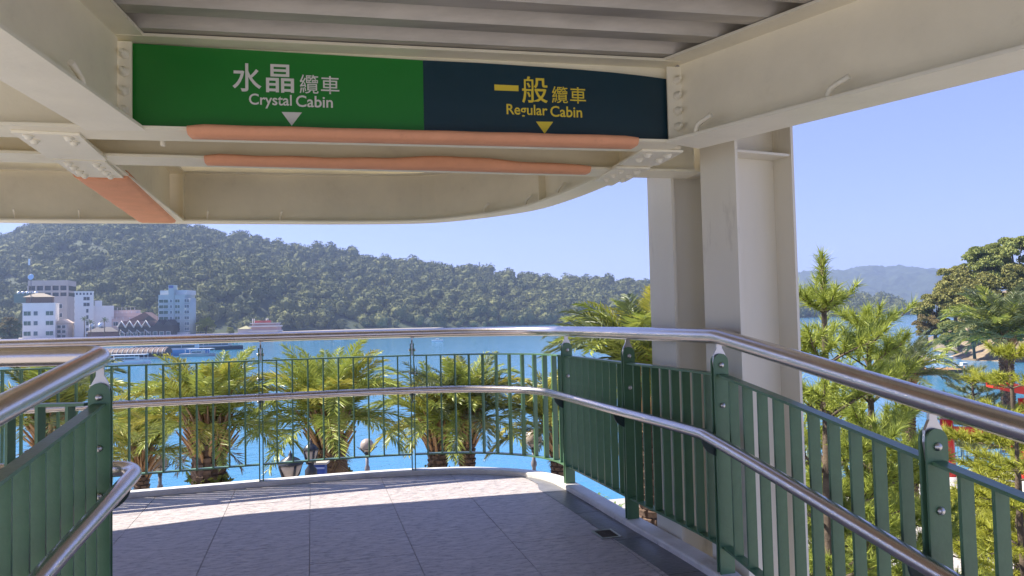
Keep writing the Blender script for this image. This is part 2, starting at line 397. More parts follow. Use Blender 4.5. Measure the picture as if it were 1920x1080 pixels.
MB().tube([n1, leg_near(1.5, 0.685, 0.095), leg_near(0.7, 0.685, 0.095)] + bend(leg_near(0.7, 0.685, 0.095), l1, c1, 0.11, 12) + [leg_left(1.0, 0.685, 0.135), l1], 0.029, 16).build('lower_handrail', steel, lr, world=True)
pa = [E + dn * t for t in np.linspace(0, 3.0, 20)]; pb = [E + dl * t for t in np.linspace(0, 2.6, 12)]
zl = lambda s: -RAMP * s
bar(lr, pa, zl, 0.0225, -0.0225, 0.955, 0.966, 'top_bar', 0.02, 2.9); bar(lr, pa, zl, 0.0225, -0.0225, 0.154, 0.165, 'bottom_bar', 0.02, 2.9)
bar(lr, pb, lambda s: 0, 0.0225, -0.0225, 0.955, 0.966, 'top_bar', 0.05, 2.5); bar(lr, pb, lambda s: 0, 0.0225, -0.0225, 0.154, 0.165, 'bottom_bar', 0.05, 2.5)
for q in range(1, 25): add_bal(lr, lbase, E + dn * (0.116 * q), dn, zl(0.116 * q))
for q in range(1, 21): add_bal(lr, lbase, E + dl * (0.116 * q), dl, 0)
add_post(lr, lbase, E, dn, 0.0 - 0.02, Vector((-dn.y, dn.x)))
add_post(lr, lbase, E + dn * 1.35, dn, zl(1.35), Vector((-dn.y, dn.x)))
add_post(lr, lbase, E + dn * 2.7, dn, zl(2.7), Vector((-dn.y, dn.x)))
add_post(lr, lbase, E + dl * 1.25, dl, 0, Vector((0, 1)))
add_post(lr, lbase, E + dl * 2.5, dl, 0, Vector((0, 1)))

# ================================================================== CANOPY
ZB = 2.00; DEP = 0.370; ZT = ZB + DEP; FW = 0.192; TF = 0.012
canopy = thing('canopy', 'cream painted steel canopy with bolted beams and corrugated metal roof', 'canopy', (-1.0, 2.5, ZB))
CB = Vector((-1.0, 2.5, ZB))
def ibeam(path, name, mt, fw=FW, zb=ZB, dep=DEP, tf=TF, twb=0.010, fwt=None):
    m = MB(); f2 = (fwt or fw) / 2
    m.strip(path, fw / 2, -fw / 2, zb, zb + tf); m.strip(path, f2, -f2, zb + dep - tf, zb + dep)
    m.strip(path, twb / 2, -twb / 2, zb + tf, zb + dep - tf)
    return m.build(name, mt, canopy, world=True)
def part(m, name, mt, parent, bevel=0.0):
    o = m.build(name, mt, parent)
    # parent chain: meshes under canopy beams are written in world coordinates
    o.matrix_parent_inverse = Matrix.Translation(-CB) if parent is canopy else Matrix.Identity(4)
    if bevel: b = o.modifiers.new('bevel', 'BEVEL'); b.width = bevel; b.segments = 2; b.limit_method = 'ANGLE'
    return o
P2 = lambda x, y, z=ZB: Vector(pz(x, y, z).xy)
def ext(a, b, t): return a + (b - a) * t
# main girder on the left
a, b = P2(0, 50), P2(270, 242); d = (b - a).normalized(); nl = Vector((-d.y, d.x))
gl0, gl1 = a + nl * FW * 0.56 - d * 3.2, b + nl * FW * 0.56 - d * 0.0
girdL = ibeam([gl0, gl1 + d * 0.02], 'girder', creamL, fw=FW * 1.12, zb=ZB - 0.002, dep=DEP + 0.004)
GLN, GLD = nl, d
# main girder on the right
a, b = P2(1255, 265), P2(1920, 90); d = (b - a).normalized(); nl = Vector((-d.y, d.x))
gr0, gr1 = a + nl * FW * 0.58 - d * 0.02, b + nl * FW * 0.58 + d * 2.6
girdR = ibeam([gr0, gr1], 'girder', creamL, fw=FW * 1.16, zb=ZB - 0.002, dep=DEP + 0.004)
GRN, GRD = nl, d
# the two cross beams
a, b = P2(342, 243), P2(1200, 265); c1d = (b - a).normalized(); c1n = Vector((-c1d.y, c1d.x))
x1a, x1b = a + c1n * FW / 2 - c1d * 2.9, b + c1n * FW / 2 + c1d * 0.20
cb1 = ibeam([x1a, x1b], 'cross_beam', cream, fw=FW)
a, b = P2(377, 297), P2(1110, 317); c2d = (b - a).normalized(); c2n = Vector((-c2d.y, c2d.x))
x2a, x2b = a + c2n * FW / 2 - c2d * 3.2, b + c2n * FW / 2 + c2d * 0.62
cb2 = ibeam([x2a, x2b], 'cross_beam', cream, fw=FW)
# curved edge beam
fin = [(0, 412.5), (170, 413.5), (340, 414.5), (500, 415.5), (640, 416), (760, 415), (830, 411), (919, 400), (979, 389), (1038, 369), (1085, 349), (1128, 329)]
FPTS = [Vector((-6.1, 2.0)), Vector((-5.75, 3.1)), Vector((-5.15, 4.0)), Vector((-4.5, 4.56)), Vector((-4.0, 4.84))] + [P2(x, y) for x, y in fin]
dl_ = (FPTS[-1] - FPTS[-2]).normalized(); FPTS.append(FPTS[-1] + dl_ * 0.35)
fas_in = catmull(FPTS, 0.08); FWE = 0.16
fas = offset(fas_in, FWE / 2)
edge = ibeam(fas, 'edge_beam', cream, fw=FWE, dep=DEP, fwt=0.12)
# short girder pieces between the cross beams and out to the edge beam, left
sl_a, sl_b = P2(142, 250), P2(225, 325); sd_ = (sl_b - sl_a).normalized(); sn_ = Vector((-sd_.y, sd_.x))
of_ = P2(345, 415)
SW = 0.20
s0 = sl_a + sn_ * SW / 2; s1 = of_ + sn_ * SW / 2
stub = ibeam([s0 + sd_ * 0.02, ext(s0, s1, 1.0)], 'girder', cream, fw=SW, zb=ZB + 0.001, dep=DEP - 0.002)
# right stub joins both cross beams to the edge beam
r0, r1 = P2(1222, 292), P2(1150, 333)
rs_d = (r1 - r0).normalized()
stubR = ibeam([r0 - rs_d * 0.15, r1 + rs_d * 0.25], 'girder', cream, fw=0.16, zb=ZB + 0.002, dep=DEP - 0.004)

# bolts, splice plates
_bm = MB().lathe([(0.020, 0.0), (0.020, -0.004), (0.0145, -0.0045), (0.0145, -0.010), (0.009, -0.016), (0.004, -0.018)], 10)
BOLTD = _bm.mesh('bolt'); BOLTD.materials.append(creamL)
hexm = MB().lathe([(0.021, 0.0), (0.021, 0.005), (0.016, 0.0055), (0.016, 0.020), (0.009, 0.021), (0.009, 0.036), (0.007, 0.038)], 6)
HEXM = hexm.mesh('bolt'); HEXM.materials.append(creamL)
def splice(c, d, ln, wd, z, bolts, thick=0.010):
    n = Vector((-d.y, d.x)); m = MB().plate([(*(c + d * (sx * ln / 2) + n * (sy * wd / 2)), z) for sx, sy in ((-1, -1), (1, -1), (1, 1), (-1, 1))], (0, 0, -thick))
    o = part(m, 'splice_plate', creamL, canopy)
    for (bx, by) in bolts:
        p = c + d * (bx * ln / 2) + n * (by * wd / 2); inst(BOLTD, 'bolt', o, (p.x, p.y, z - thick))
    return o
pc1 = sl_a + sn_ * SW / 2
splice(pc1 + sd_ * 0.22, sd_, 0.46, 0.23, ZB - 0.0005, [(-0.82, 0.6), (-0.5, 0.6), (-0.82, -0.6), (-0.5, -0.6)])
splice(pc1 + sd_ * 0.67, sd_, 0.40, 0.205, ZB - 0.0015, [(-0.7, 0.55), (-0.25, 0.55), (0.25, 0.55), (0.7, 0.55), (-0.7, -0.55), (-0.25, -0.55), (0.25, -0.55), (0.7, -0.55)])
splice(r0 + rs_d * 0.02, rs_d, 0.30, 0.20, ZB - 0.0005, [(-0.6, 0.5), (0.1, 0.5), (-0.6, -0.5), (0.1, -0.5)])
splice(r0 + rs_d * 0.42, rs_d, 0.36, 0.18, ZB - 0.0015, [(-0.6, 0.5), (0.0, 0.5), (0.6, 0.5), (-0.6, -0.5), (0.0, -0.5), (0.6, -0.5)])
# end plates with bolts where the cross beam meets the girders
def hexbolts(p, n, zs):
    ang = math.atan2(n.y, n.x)
    for z in zs:
        o = inst(HEXM, 'bolt', canopy, (p.x - CB.x, p.y - CB.y, z - CB.z)); o.rotation_euler = (0, math.pi / 2, ang)
gxl = P2(243, 215, 2.2)
wl = x1a + c1d * ((Vector(py(246, 150, 2.86).xy) - x1a).dot(c1d)) - c1n * 0.012
wr = x1a + c1d * ((Vector(py(1274, 200, 3.23).xy) - x1a).dot(c1d)) - c1n * 0.012
m = MB().plate([(*(wr + c1d * s - c1n * 0.03), z) for s, z in ((-0.045, ZB + 0.02), (0.05, ZB + 0.02), (0.05, ZT - 0.02), (-0.045, ZT - 0.02))], (*(-c1n * 0.010), 0))
part(m, 'end_plate', creamL, canopy)
m = MB().plate([(*(wl + c1d * s - c1n * 0.03), z) for s, z in ((-0.06, ZB + 0.02), (0.015, ZB + 0.02), (0.015, ZT - 0.02), (-0.06, ZT - 0.02))], (*(-c1n * 0.010), 0))
part(m, 'end_plate', creamL, canopy)
hexbolts(wr - c1n * 0.04, -c1n, (2.08, 2.15, 2.22, 2.29)); hexbolts(wl - c1n * 0.04 - c1d * 0.012, -c1n, (2.08, 2.155, 2.23, 2.30))
# web stiffeners on the edge beam
Sf = arclen(fas)
for (x, y) in ((322, 400), (-350, 400), (1005, 380)):
    q = P2(x, y); i = min(range(len(fas)), key=lambda k: (fas[k] - q).length); t = (fas[i + 1] - fas[i - 1]).normalized(); nn = Vector((t.y, -t.x)); c = fas[i]
    part(MB().plate([(*(c + nn * 0.004), ZB + TF), (*(c + nn * 0.055), ZB + TF), (*(c + nn * 0.055), ZT - TF), (*(c + nn * 0.004), ZT - TF)], (*(t * 0.010), 0)), 'stiffener', cream, canopy)
# bent rod hooks welded on the flanges
def hook(p, d, r=0.011, L=0.085, name='hook'):
    p = Vector(p); d = Vector((*d, 0)).normalized(); pts = [p, p + Vector((0, 0, L * 0.25)), p + Vector((0, 0, L * 0.42)) + d * L * 0.12, p + Vector((0, 0, L * 0.55)) + d * L * 0.45, p + Vector((0, 0, L * 0.72)) + d * L]
    part(MB().tube(pts, r, 8), name, creamL, canopy)
g_in_l = P2(0, 50)
for t in (0.55, 1.32): hook((*(P2(0, 50) + GLD * t + GLN * 0.035), ZB + TF), -GLD, L=0.085)
for (x, y) in ((1545, 188), (1297, 252)):
    q = P2(x, y); hook((*(q - GRN * -0.03), ZB + TF), GRD, L=0.08)
for (x, y) in ((20, 411), (147, 412), (262, 413), (395, 414), (520, 414), (900, 400), (965, 388), (1030, 367)):
    q = P2(x, y); i = min(range(len(fas_in)), key=lambda k: (fas_in[k] - q).length); t = (fas_in[i + 1] - fas_in[i - 1]).normalized(); nn = Vector((-t.y, t.x))
    hook((*(fas_in[i] + nn * 0.03), ZB + TF), (0.3, -0.6), r=0.007, L=0.085)

# corrugated roof sheets, ribs parallel to the cross beams
roof_poly = [tuple(p) for p in fas] + [(1.05, 4.25), (1.62, 3.95)]  # last corners added out of view so the roof shades the near column's top
roof_poly = roof_poly + [tuple(gr1 + GRN * 0.40), (2.5, -0.6), (-6.2, -0.6)]  # unseen rear edge pulled in behind the camera to admit more skylight
def span(v):       # extent along c1d of the outline at distance v along c1n
    us = []
    for p, q in zip(roof_poly, roof_poly[1:] + roof_poly[:1]):
        p, q = Vector(p), Vector(q); vp, vq = p.dot(c1n), q.dot(c1n)
        if (vp - v) * (vq - v) < 0: us.append((p + (q - p) * ((v - vp) / (vq - vp))).dot(c1d))
    return (min(us), max(us)) if len(us) >= 2 else None
pitch = 0.212
vs0 = (x1a.dot(c1n) - FW / 2 - 0.04) - 26 * pitch
RZ = ZT + 0.005
prof = [(0.0, 0.0), (0.075, 0.0), (0.100, 0.055), (0.187, 0.055), (0.212, 0.0)]
for k in range(0, 46, 2):
    V, Fc = [], []
    line = []
    for j in range(2):
        for (dv, dz) in prof[:-1]: line.append((vs0 + (k + j) * pitch + dv, dz))
    line.append((vs0 + (k + 2) * pitch, 0.0))
    ok = True; ends = []
    for v, dz in line:
        sp = span(v)
        if sp is None: ok = False; break
        ends.append(sp)
    if not ok: continue
    m = MB()
    for th in (0.0, 0.0015):
        for (v, dz), (u0, u1) in zip(line, ends):
            for u in (u0, u1): p = c1d * u + c1n * v; m.v.append((p.x, p.y, RZ + dz + th))
    n = len(line)
    for th in (0, 1):
        for i in range(n - 1):
            b0 = th * 2 * n + i * 2; m.f.append((b0, b0 + 1, b0 + 3, b0 + 2)); m.sm.append(False)
    for i in range(n - 1):
        for e in (0, 1): m.f.append((i * 2 + e, (i + 1) * 2 + e, 2 * n + (i + 1) * 2 + e, 2 * n + i * 2 + e)); m.sm.append(False)
    part(m, 'roof_sheet', galv, canopy)
# opaque topping above the sheets (the roof's concrete fill)
part(MB().prism(roof_poly[::-1], RZ + 0.06, RZ + 0.14), 'roof_slab', conc, canopy)
part(MB().strip(fas, 0.058, 0.045, ZT + 0.001, RZ + 0.13), 'edge_trim', cream, canopy)

# ------------------------------------------------------------------ columns
def hcolumn(name, label, near, far, depth, top):
    near, far = Vector(near), Vector(far); w = (far - near); fwid = w.length; w.normalize(); n = Vector((w.y, -w.x))
    c = (near + far) / 2 + n * depth / 2
    e = thing(name, label, 'column', (c.x, c.y, ZG), math.atan2(n.y, n.x), 'steel columns outside the railing')
    H = top - ZG
    MB().bb((-depth / 2, -fwid / 2, 0), (-depth / 2 + 0.016, fwid / 2, H)).build('flange', colpaint, e)
    MB().bb((depth / 2 - 0.016, -fwid / 2, 0), (depth / 2, fwid / 2, H)).build('flange', colpaint, e)
    MB().bb((-depth / 2 + 0.016, -0.006, 0), (depth / 2 - 0.016, 0.006, H)).build('web', colpaint, e)
    for zz in (2.03 - ZG, 2.4):
        for s in (-1, 1):
            MB().bb((-depth / 2 + 0.017, min(s * 0.0065, s * (fwid / 2 - 0.008)), zz), (depth / 2 - 0.017, max(s * 0.0065, s * (fwid / 2 - 0.008)), zz + 0.012)).build('stiffener', colpaint, e)
    MB().bb((-depth / 2 - 0.1, -fwid / 2 - 0.1, 0), (depth / 2 + 0.1, fwid / 2 + 0.1, 0.03)).build('base_plate', colpaint, e)
    return e
hcolumn('steel_column', 'nearer cream steel column with wide flange and dark web outside the railing', P2(1377, 266, 2.075), P2(1312, 288, 2.075), 0.37, ZT - 0.02)
hcolumn('steel_column', 'farther, narrower looking cream steel column beside the palm tree', P2(1257, 311, 2.07), P2(1213, 332, 2.07), 0.30, ZT - 0.02)

# ------------------------------------------------------------------ overhead sign
sg_o = x1a - c1n * 0.022
def sp_(x, y):     # pixel -> (u, z) on the sign's face
    d = ray(x, y); n3 = Vector((c1n.x, c1n.y, 0)); t = (Vector((sg_o.x, sg_o.y, 0)) - EYE).dot(n3) / d.dot(n3); P = EYE + d * t
    return (Vector(P.xy) - sg_o).dot(c1d), P.z
u0, _ = sp_(238, 150); um, _ = sp_(794, 180); u1, _ = sp_(1259, 200)
uc = (u0 + u1) / 2; so = sg_o + c1d * uc
sign = thing('overhead_sign', 'overhead sign, bright green half and dark navy half, hung on the cross beam', 'sign', (so.x, so.y, ZB + TF), math.atan2(c1d.y, c1d.x))
SZ = ZB + TF
gp = mat('sign_green', (0.012, 0.20, 0.022), 0.42, var=0.06, vscale=3); bp_ = mat('sign_navy', (0.003, 0.032, 0.050), 0.42, var=0.1, vscale=3)
white_l = mat('sign_white', (0.72, 0.70, 0.66), 0.5); yel_l = mat('sign_yellow', (0.78, 0.60, 0.05), 0.5)
def sign_panel(name, tops, ua, ub, mt):
    pts = [(ua - uc, 0.003), (ub - uc, 0.003)] + [(u - uc, z - SZ) for u, z in tops[::-1]]
    return MB().plate([Vector((u, 0, z)) for u, z in pts], (0, 0.012, 0)).build(name, mt, sign)
zc = ZT - TF - 0.004
def tp(x, y):
    u, z = sp_(x, y); return (u, min(z, zc))
green_panel = sign_panel('green_panel', [(u0, zc), (um, tp(794, 113)[1])], u0, um, gp)
navy_panel = sign_panel('navy_panel', [(um + 0.0005, tp(794, 113)[1]), tp(900, 118), tp(1000, 124.5), tp(1080, 130), tp(1150, 136), tp(1200, 141.5), (u1, tp(1257, 149)[1])], um + 0.0005, u1, bp_)
def text(body, x0, y0, x1, y1, mt, parent, name, bold=0.0, spacing=1.0):
    cu = bpy.data.curves.new('t', 'FONT'); cu.body = body; cu.size = 1.0; cu.offset = bold; cu.extrude = 0.0; cu.space_character = spacing; cu.resolution_u = 4
    ob = bpy.data.objects.new('t', cu); COL.objects.link(ob); bpy.context.view_layer.update()
    me = bpy.data.meshes.new_from_object(ob.evaluated_get(bpy.context.evaluated_depsgraph_get())); bpy.data.objects.remove(ob)
    n = len(me.vertices); co = np.zeros(n * 3, np.float32); me.vertices.foreach_get('co', co); co = co.reshape(-1, 3)
    lo, hi = co[:, :2].min(0), co[:, :2].max(0)
    ua, za = sp_(x0, y1); ub, zb_ = sp_(x1, y0)
    # use the mean height so slanted lines of the photo keep level lettering
    out = np.zeros_like(co); out[:, 0] = ua - uc + (co[:, 0] - lo[0]) / (hi[0] - lo[0]) * (ub - ua)
    out[:, 2] = za - SZ + (co[:, 1] - lo[1]) / (hi[1] - lo[1]) * (zb_ - za); out[:, 1] = -0.0015
    me.vertices.foreach_set('co', out.ravel()); me.materials.clear(); me.materials.append(mt); me.update(); me.name = name
    o = bpy.data.objects.new(name, me); link(o, parent); return o
text('水', 436, 120, 490, 171, white_l, green_panel, 'character', 0.012)
text('晶', 499, 122, 551, 173, white_l, green_panel, 'character', 0.012)
text('纜', 562, 141, 597, 175, white_l, green_panel, 'character', 0.002)
text('車', 602, 143.5, 636, 176, white_l, green_panel, 'character', 0.004)
text('Crystal', 467, 178, 547, 202.5, white_l, green_panel, 'lettering', 0.014)
text('Cabin', 555, 181, 624, 200.5, white_l, green_panel, 'lettering', 0.014)
text('一', 927, 160.5, 972, 169.5, yel_l, navy_panel, 'character', 0.02)
text('般', 979, 145, 1026, 193, yel_l, navy_panel, 'character', 0.009)
text('纜', 1035, 163, 1064, 193, yel_l, navy_panel, 'character', 0.002)
text('車', 1069, 164.5, 1098, 194, yel_l, navy_panel, 'character', 0.004)
text('Regular', 950, 197.5, 1026, 220.5, yel_l, navy_panel, 'lettering', 0.014)
text('Cabin', 1032, 200.5, 1091, 219, yel_l, navy_panel, 'lettering', 0.014)
for (pts, mt, par) in (([(528, 210), (566, 211), (547, 236)], white_l, green_panel), ([(1005, 228), (1037, 228.5), (1021, 251)], yel_l, navy_panel)):
    q = [sp_(*p) for p in pts]; MB().plate([Vector((u - uc, -0.0015, z - SZ)) for u, z in q], (0, 0.001, 0)).build('arrow', mt, par)

# ------------------------------------------------------------------ orange foam guards wrapped round flange edges
def foam_guard(label, pa, pb, nd, wdt, wav=0.0, group=None, zz=ZB, ht=0.052):
    d = (pb - pa).normalized(); L = (pb - pa).length; n = 60
    e = thing('foam_guard', label, 'foam padding', (pa.x, pa.y, zz), 0.0, 'orange foam guards on the beams')
    prof = [(-0.016, 0.020), (-0.022, 0.006), (-0.014, -0.012), (0.0, -0.018), (wdt * 0.5, -0.018), (wdt, -0.015), (wdt, -0.002), (wdt * 0.5, -0.0015), (-0.0015, -0.0015), (-0.0015, 0.022)]
    m = MB(); k = len(prof)
    for i in range(n + 1):
        t = i / n; w = wav * (math.exp(-((t - 0.62) / 0.16) ** 2)) + 0.002 * math.sin(t * 37) * (1 if wav else 0.4); c = d * (L * t)
        cham = max(0.0, 0.35 - 12 * min(t, 1 - t))
        for (a, z) in prof:
            zz_ = z + (w if z > 0 else w * 0.10 * (z < -0.005)); zz_ *= (1 - cham * (z > 0)); q = c + nd * a; m.v.append((q.x, q.y, zz_))
    for i in range(n):
        for j in range(k): m.f.append((i * k + j, i * k + (j + 1) % k, (i + 1) * k + (j + 1) % k, (i + 1) * k + j)); m.sm.append(True)
    m.f.append(tuple(range(k))); m.f.append(tuple(n * k + j for j in range(k))); m.sm += [False, False]
    m.build('pad', foam, e); return e
foam_guard('long orange foam guard along the beam right under the sign', P2(352, 244), P2(1195, 265), c1n, 0.085, 0.0)
foam_guard('wavy orange foam guard on the second beam behind the sign beam', P2(384, 298), P2(1106, 317), c2n, 0.075, 0.022)
# third: a wide sleeve over the slanting girder at the left
fa = pc1 + sd_ * 0.875; fb = s1 - sd_ * 0.02; fL = (fb - fa).length
e = thing('foam_guard', 'broad slanting orange foam sleeve on the girder at the left', 'foam padding', (fa.x, fa.y, ZB), math.atan2(sd_.y, sd_.x), 'orange foam guards on the beams')
m = MB(); hw = SW / 2 + 0.016
prof = [(-hw, 0.03), (-hw - 0.012, 0.01), (-hw, -0.012), (-hw + 0.02, -0.018), (hw - 0.02, -0.018), (hw, -0.012), (hw + 0.012, 0.01), (hw, 0.03), (hw - 0.014, 0.03), (hw - 0.014, -0.002), (-hw + 0.014, -0.002), (-hw + 0.014, 0.03)]
n = 24; k = len(prof)
for i in range(n + 1):
    for (a, z) in prof: m.v.append((fL * i / n, a, z + 0.001 * math.sin(i * 1.3)))
for i in range(n):
    for j in range(k): m.f.append((i * k + j, i * k + (j + 1) % k, (i + 1) * k + (j + 1) % k, (i + 1) * k + j)); m.sm.append(True)
m.f.append(tuple(range(k))); m.f.append(tuple(n * k + j for j in range(k))); m.sm += [False, False]
m.build('sleeve', foam, e)
# ================================================================== LAKE, GROUND, HILLS
def water_mat():
    m = bpy.data.materials.new('lake_water'); m.use_nodes = True; N = m.node_tree.nodes; L = m.node_tree.links; b = N['Principled BSDF']
    b.inputs['Roughness'].default_value = 0.10; b.inputs['IOR'].default_value = 1.33
    g = N.new('ShaderNodeNewGeometry'); mp = N.new('ShaderNodeMapping'); mp.inputs['Scale'].default_value = (1.0, 0.55, 1); L.new(g.outputs['Position'], mp.inputs[0])
    n0 = N.new('ShaderNodeTexNoise'); n0.inputs['Scale'].default_value = 0.012; n0.inputs['Detail'].default_value = 3; L.new(mp.outputs[0], n0.inputs[0])
    mx = N.new('ShaderNodeMix'); mx.data_type = 'RGBA'; mx.inputs[6].default_value = (0.035, 0.180, 0.330, 1); mx.inputs[7].default_value = (0.050, 0.220, 0.360, 1)
    L.new(n0.outputs[0], mx.inputs[0]); L.new(mx.outputs[2], b.inputs['Base Color'])
    n1 = N.new('ShaderNodeTexNoise'); n1.inputs['Scale'].default_value = 0.9; n1.inputs['Detail'].default_value = 5; n1.inputs['Roughness'].default_value = 0.65; L.new(mp.outputs[0], n1.inputs[0])
    bp = N.new('ShaderNodeBump'); bp.inputs['Strength'].default_value = 0.3; bp.inputs['Distance'].default_value = 0.35; L.new(n1.outputs[0], bp.inputs['Height']); L.new(bp.outputs[0], b.inputs['Normal'])
    return m
gv = [(-7000, -300), (12000, -300), (12000, 9000), (-7000, 9000)]
lk = mesh_np('lake', [(x, y, ZW) for x, y in gv], [(0, 1, 2, 3)]); lk.materials.append(water_mat())
tag(link(bpy.data.objects.new('lake', lk)), 'calm blue lake reaching to the wooded hills', 'lake', kind='structure')

# promenade with paving slabs
pave = mat('paving', (0.48, 0.45, 0.43), 0.75, var=0.18, vscale=0.8, bump=0.1, bscale=12)
joint = mat('paving_bed', (0.42, 0.40, 0.37), 0.85, var=0.2, vscale=2)
PR = [(-120, -60), (140, -60), (140, 22.0), (60, 24.5), (30, 27.5), (17, 29.0), (9, 27.0), (3, 25.4), (-6, 24.0), (-40, 22.0), (-120, 20.0)]
prom = tag(MB().prism(PR, ZW - 1.0, ZG).build('promenade', joint), 'paved lakeside promenade below the deck', 'ground', kind='structure')
def inpoly(x, y, P):
    c = False
    for (x0, y0), (x1, y1) in zip(P, P[1:] + P[:1]):
        if (y0 > y) != (y1 > y) and x < (x1 - x0) * (y - y0) / (y1 - y0) + x0: c = not c
    return c
sm_ = MB().bb((-0.595, -0.595, -0.02), (0.595, 0.595, 0.012)).mesh('paving_slab'); sm_.materials.append(pave)
kslab = 0; ra = R_(20)
for i in range(-14, 40):
    for j in range(0, 40):
        x, y = i * 1.2, j * 1.2; X, Y = x * math.cos(ra) - y * math.sin(ra) + 6, x * math.sin(ra) + y * math.cos(ra) + 4
        u = X / max(Y, 0.1)
        if Y < 9 or Y > 29 or u < 0.08 or u > 0.74 or not all(inpoly(X + dx, Y + dy, PR) for dx in (-.9, .9) for dy in (-.9, .9)): continue
        kslab += 1
        if kslab > 295: continue
        inst(sm_, 'paving_slab', prom, (X, Y, ZG), (0, 0, ra))

def vnoise(x, y, seed=0):
    x = np.asarray(x, float); y = np.asarray(y, float); v = 0
    for k, (f, a) in enumerate(((1, 1), (2.1, .5), (4.3, .27), (8.7, .14))):
        p = seed * 1.7 + k * 2.3; v = v + a * np.sin(x * f + p + 1.3 * np.sin(y * f * 0.7 + p)) * np.cos(y * f * 0.9 - p + 0.8 * np.sin(x * f * 0.6))
    return v
hillm = mat('hill_floor', (0.045, 0.065, 0.03), 0.9, var=0.4, vscale=0.02)
def terrain(name, label, x0, x1, dx, D0, D1, sky, treepx, back, prof=0.85, rows=22):
    xs = np.arange(x0, x1 + 1, dx); V = np.linspace(0, 1, rows); VB = np.linspace(1, 1 + back, 8)[1:]; allv = np.concatenate([V, VB])
    P = np.zeros((len(allv), len(xs), 3))
    for j, x in enumerate(xs):
        d0, d1 = interp(x, D0), interp(x, D1); ys = interp(x, sky); hc = 1.25 + (horizon(x) - ys - treepx) * d1 / FPX
        hc = max(hc, ZW + 3)
        for i, v in enumerate(allv):
            D = d0 + (d1 - d0) * v; dr_ = ray(x, 600); X = dr_.x / dr_.y * D
            h = (ZW - 0.5) + (hc - ZW) * (v ** prof if v <= 1 else 1 - (v - 1) / back * 0.7)
            h += (0 if v > 0.93 or v < 0.04 else 1) * 0.07 * (hc - ZW) * float(vnoise(X / 95.0, D / 95.0, 3)) * math.sin(math.pi * min(v, 1))
            P[i, j] = (X, D, h)
    ny, nx = len(allv), len(xs); F = [(i * nx + j, i * nx + j + 1, (i + 1) * nx + j + 1, (i + 1) * nx + j) for i in range(ny - 1) for j in range(nx - 1)]
    me = mesh_np(name, P.reshape(-1, 3), F, True); me.materials.append(hillm)
    o = tag(link(bpy.data.objects.new(name, me)), label, 'hill', kind='structure'); return o, P, len(V)
SKY1 = [(-420, 455), (-200, 440), (-60, 447), (0, 441), (40, 428), (90, 414), (170, 408), (260, 410), (345, 422), (420, 430), (480, 444), (520, 456), (580, 462), (640, 469), (700, 481), (760, 487), (870, 499), (950, 511), (1050, 519), (1200, 525), (1330, 536), (1450, 552), (1560, 572)]
D0a = [(-420, 560), (0, 560), (360, 545), (460, 560), (640, 640), (900, 720), (1100, 800), (1300, 880), (1560, 960)]
D1a = [(-420, 1050), (0, 1050), (400, 1000), (640, 1000), (900, 1020), (1100, 1060), (1300, 1080), (1560, 1080)]
hill, PH, NV = terrain('hill', 'long wooded hill across the lake', -420, 1560, 15, D0a, D1a, SKY1, 11, 0.5)
SKY2 = [(1380, 568), (1440, 556), (1500, 551), (1560, 549), (1620, 556), (1680, 566), (1712, 580)]
D0b = [(1380, 1000), (1720, 1050)]; D1b = [(1380, 1150), (1720, 1130)]
headland, PH2, NV2 = terrain('headland', 'low wooded headland in front of the blue mountain', 1380, 1712, 10, D0b, D1b, SKY2, 9, 0.6)
SKY3 = [(1200, 560), (1380, 530), (1500, 512), (1560, 505), (1640, 499), (1665, 503), (1690, 497), (1740, 499), (1790, 510), (1860, 525), (1960, 530), (2100, 520), (2300, 550)]
mountain, PH3, NV3 = terrain('mountain', 'far blue hazy mountain at the right', 1200, 2300, 5, [(1200, 2500), (2300, 2500)], [(1200, 3300), (2300, 3300)], SKY3, 0, 0.5, prof=0.8, rows=60)
# rough wooded relief on the far mountain
mm = mountain.data; n = len(mm.vertices); co = np.zeros(n * 3, np.float32); mm.vertices.foreach_get('co', co); co = co.reshape(-1, 3)
hh = np.clip((co[:, 2] - ZW) / 30, 0, 1); co[:, 2] += hh * (9 * vnoise(co[:, 0] / 60, co[:, 1] / 60, 5) + nr.normal(0, 2.5, n)); mm.vertices.foreach_set('co', co.ravel()); mm.update()
mm.materials.clear(); mm.materials.append(mat('far_wood', (0.045, 0.065, 0.035), 0.95, var=0.6, vscale=0.035))

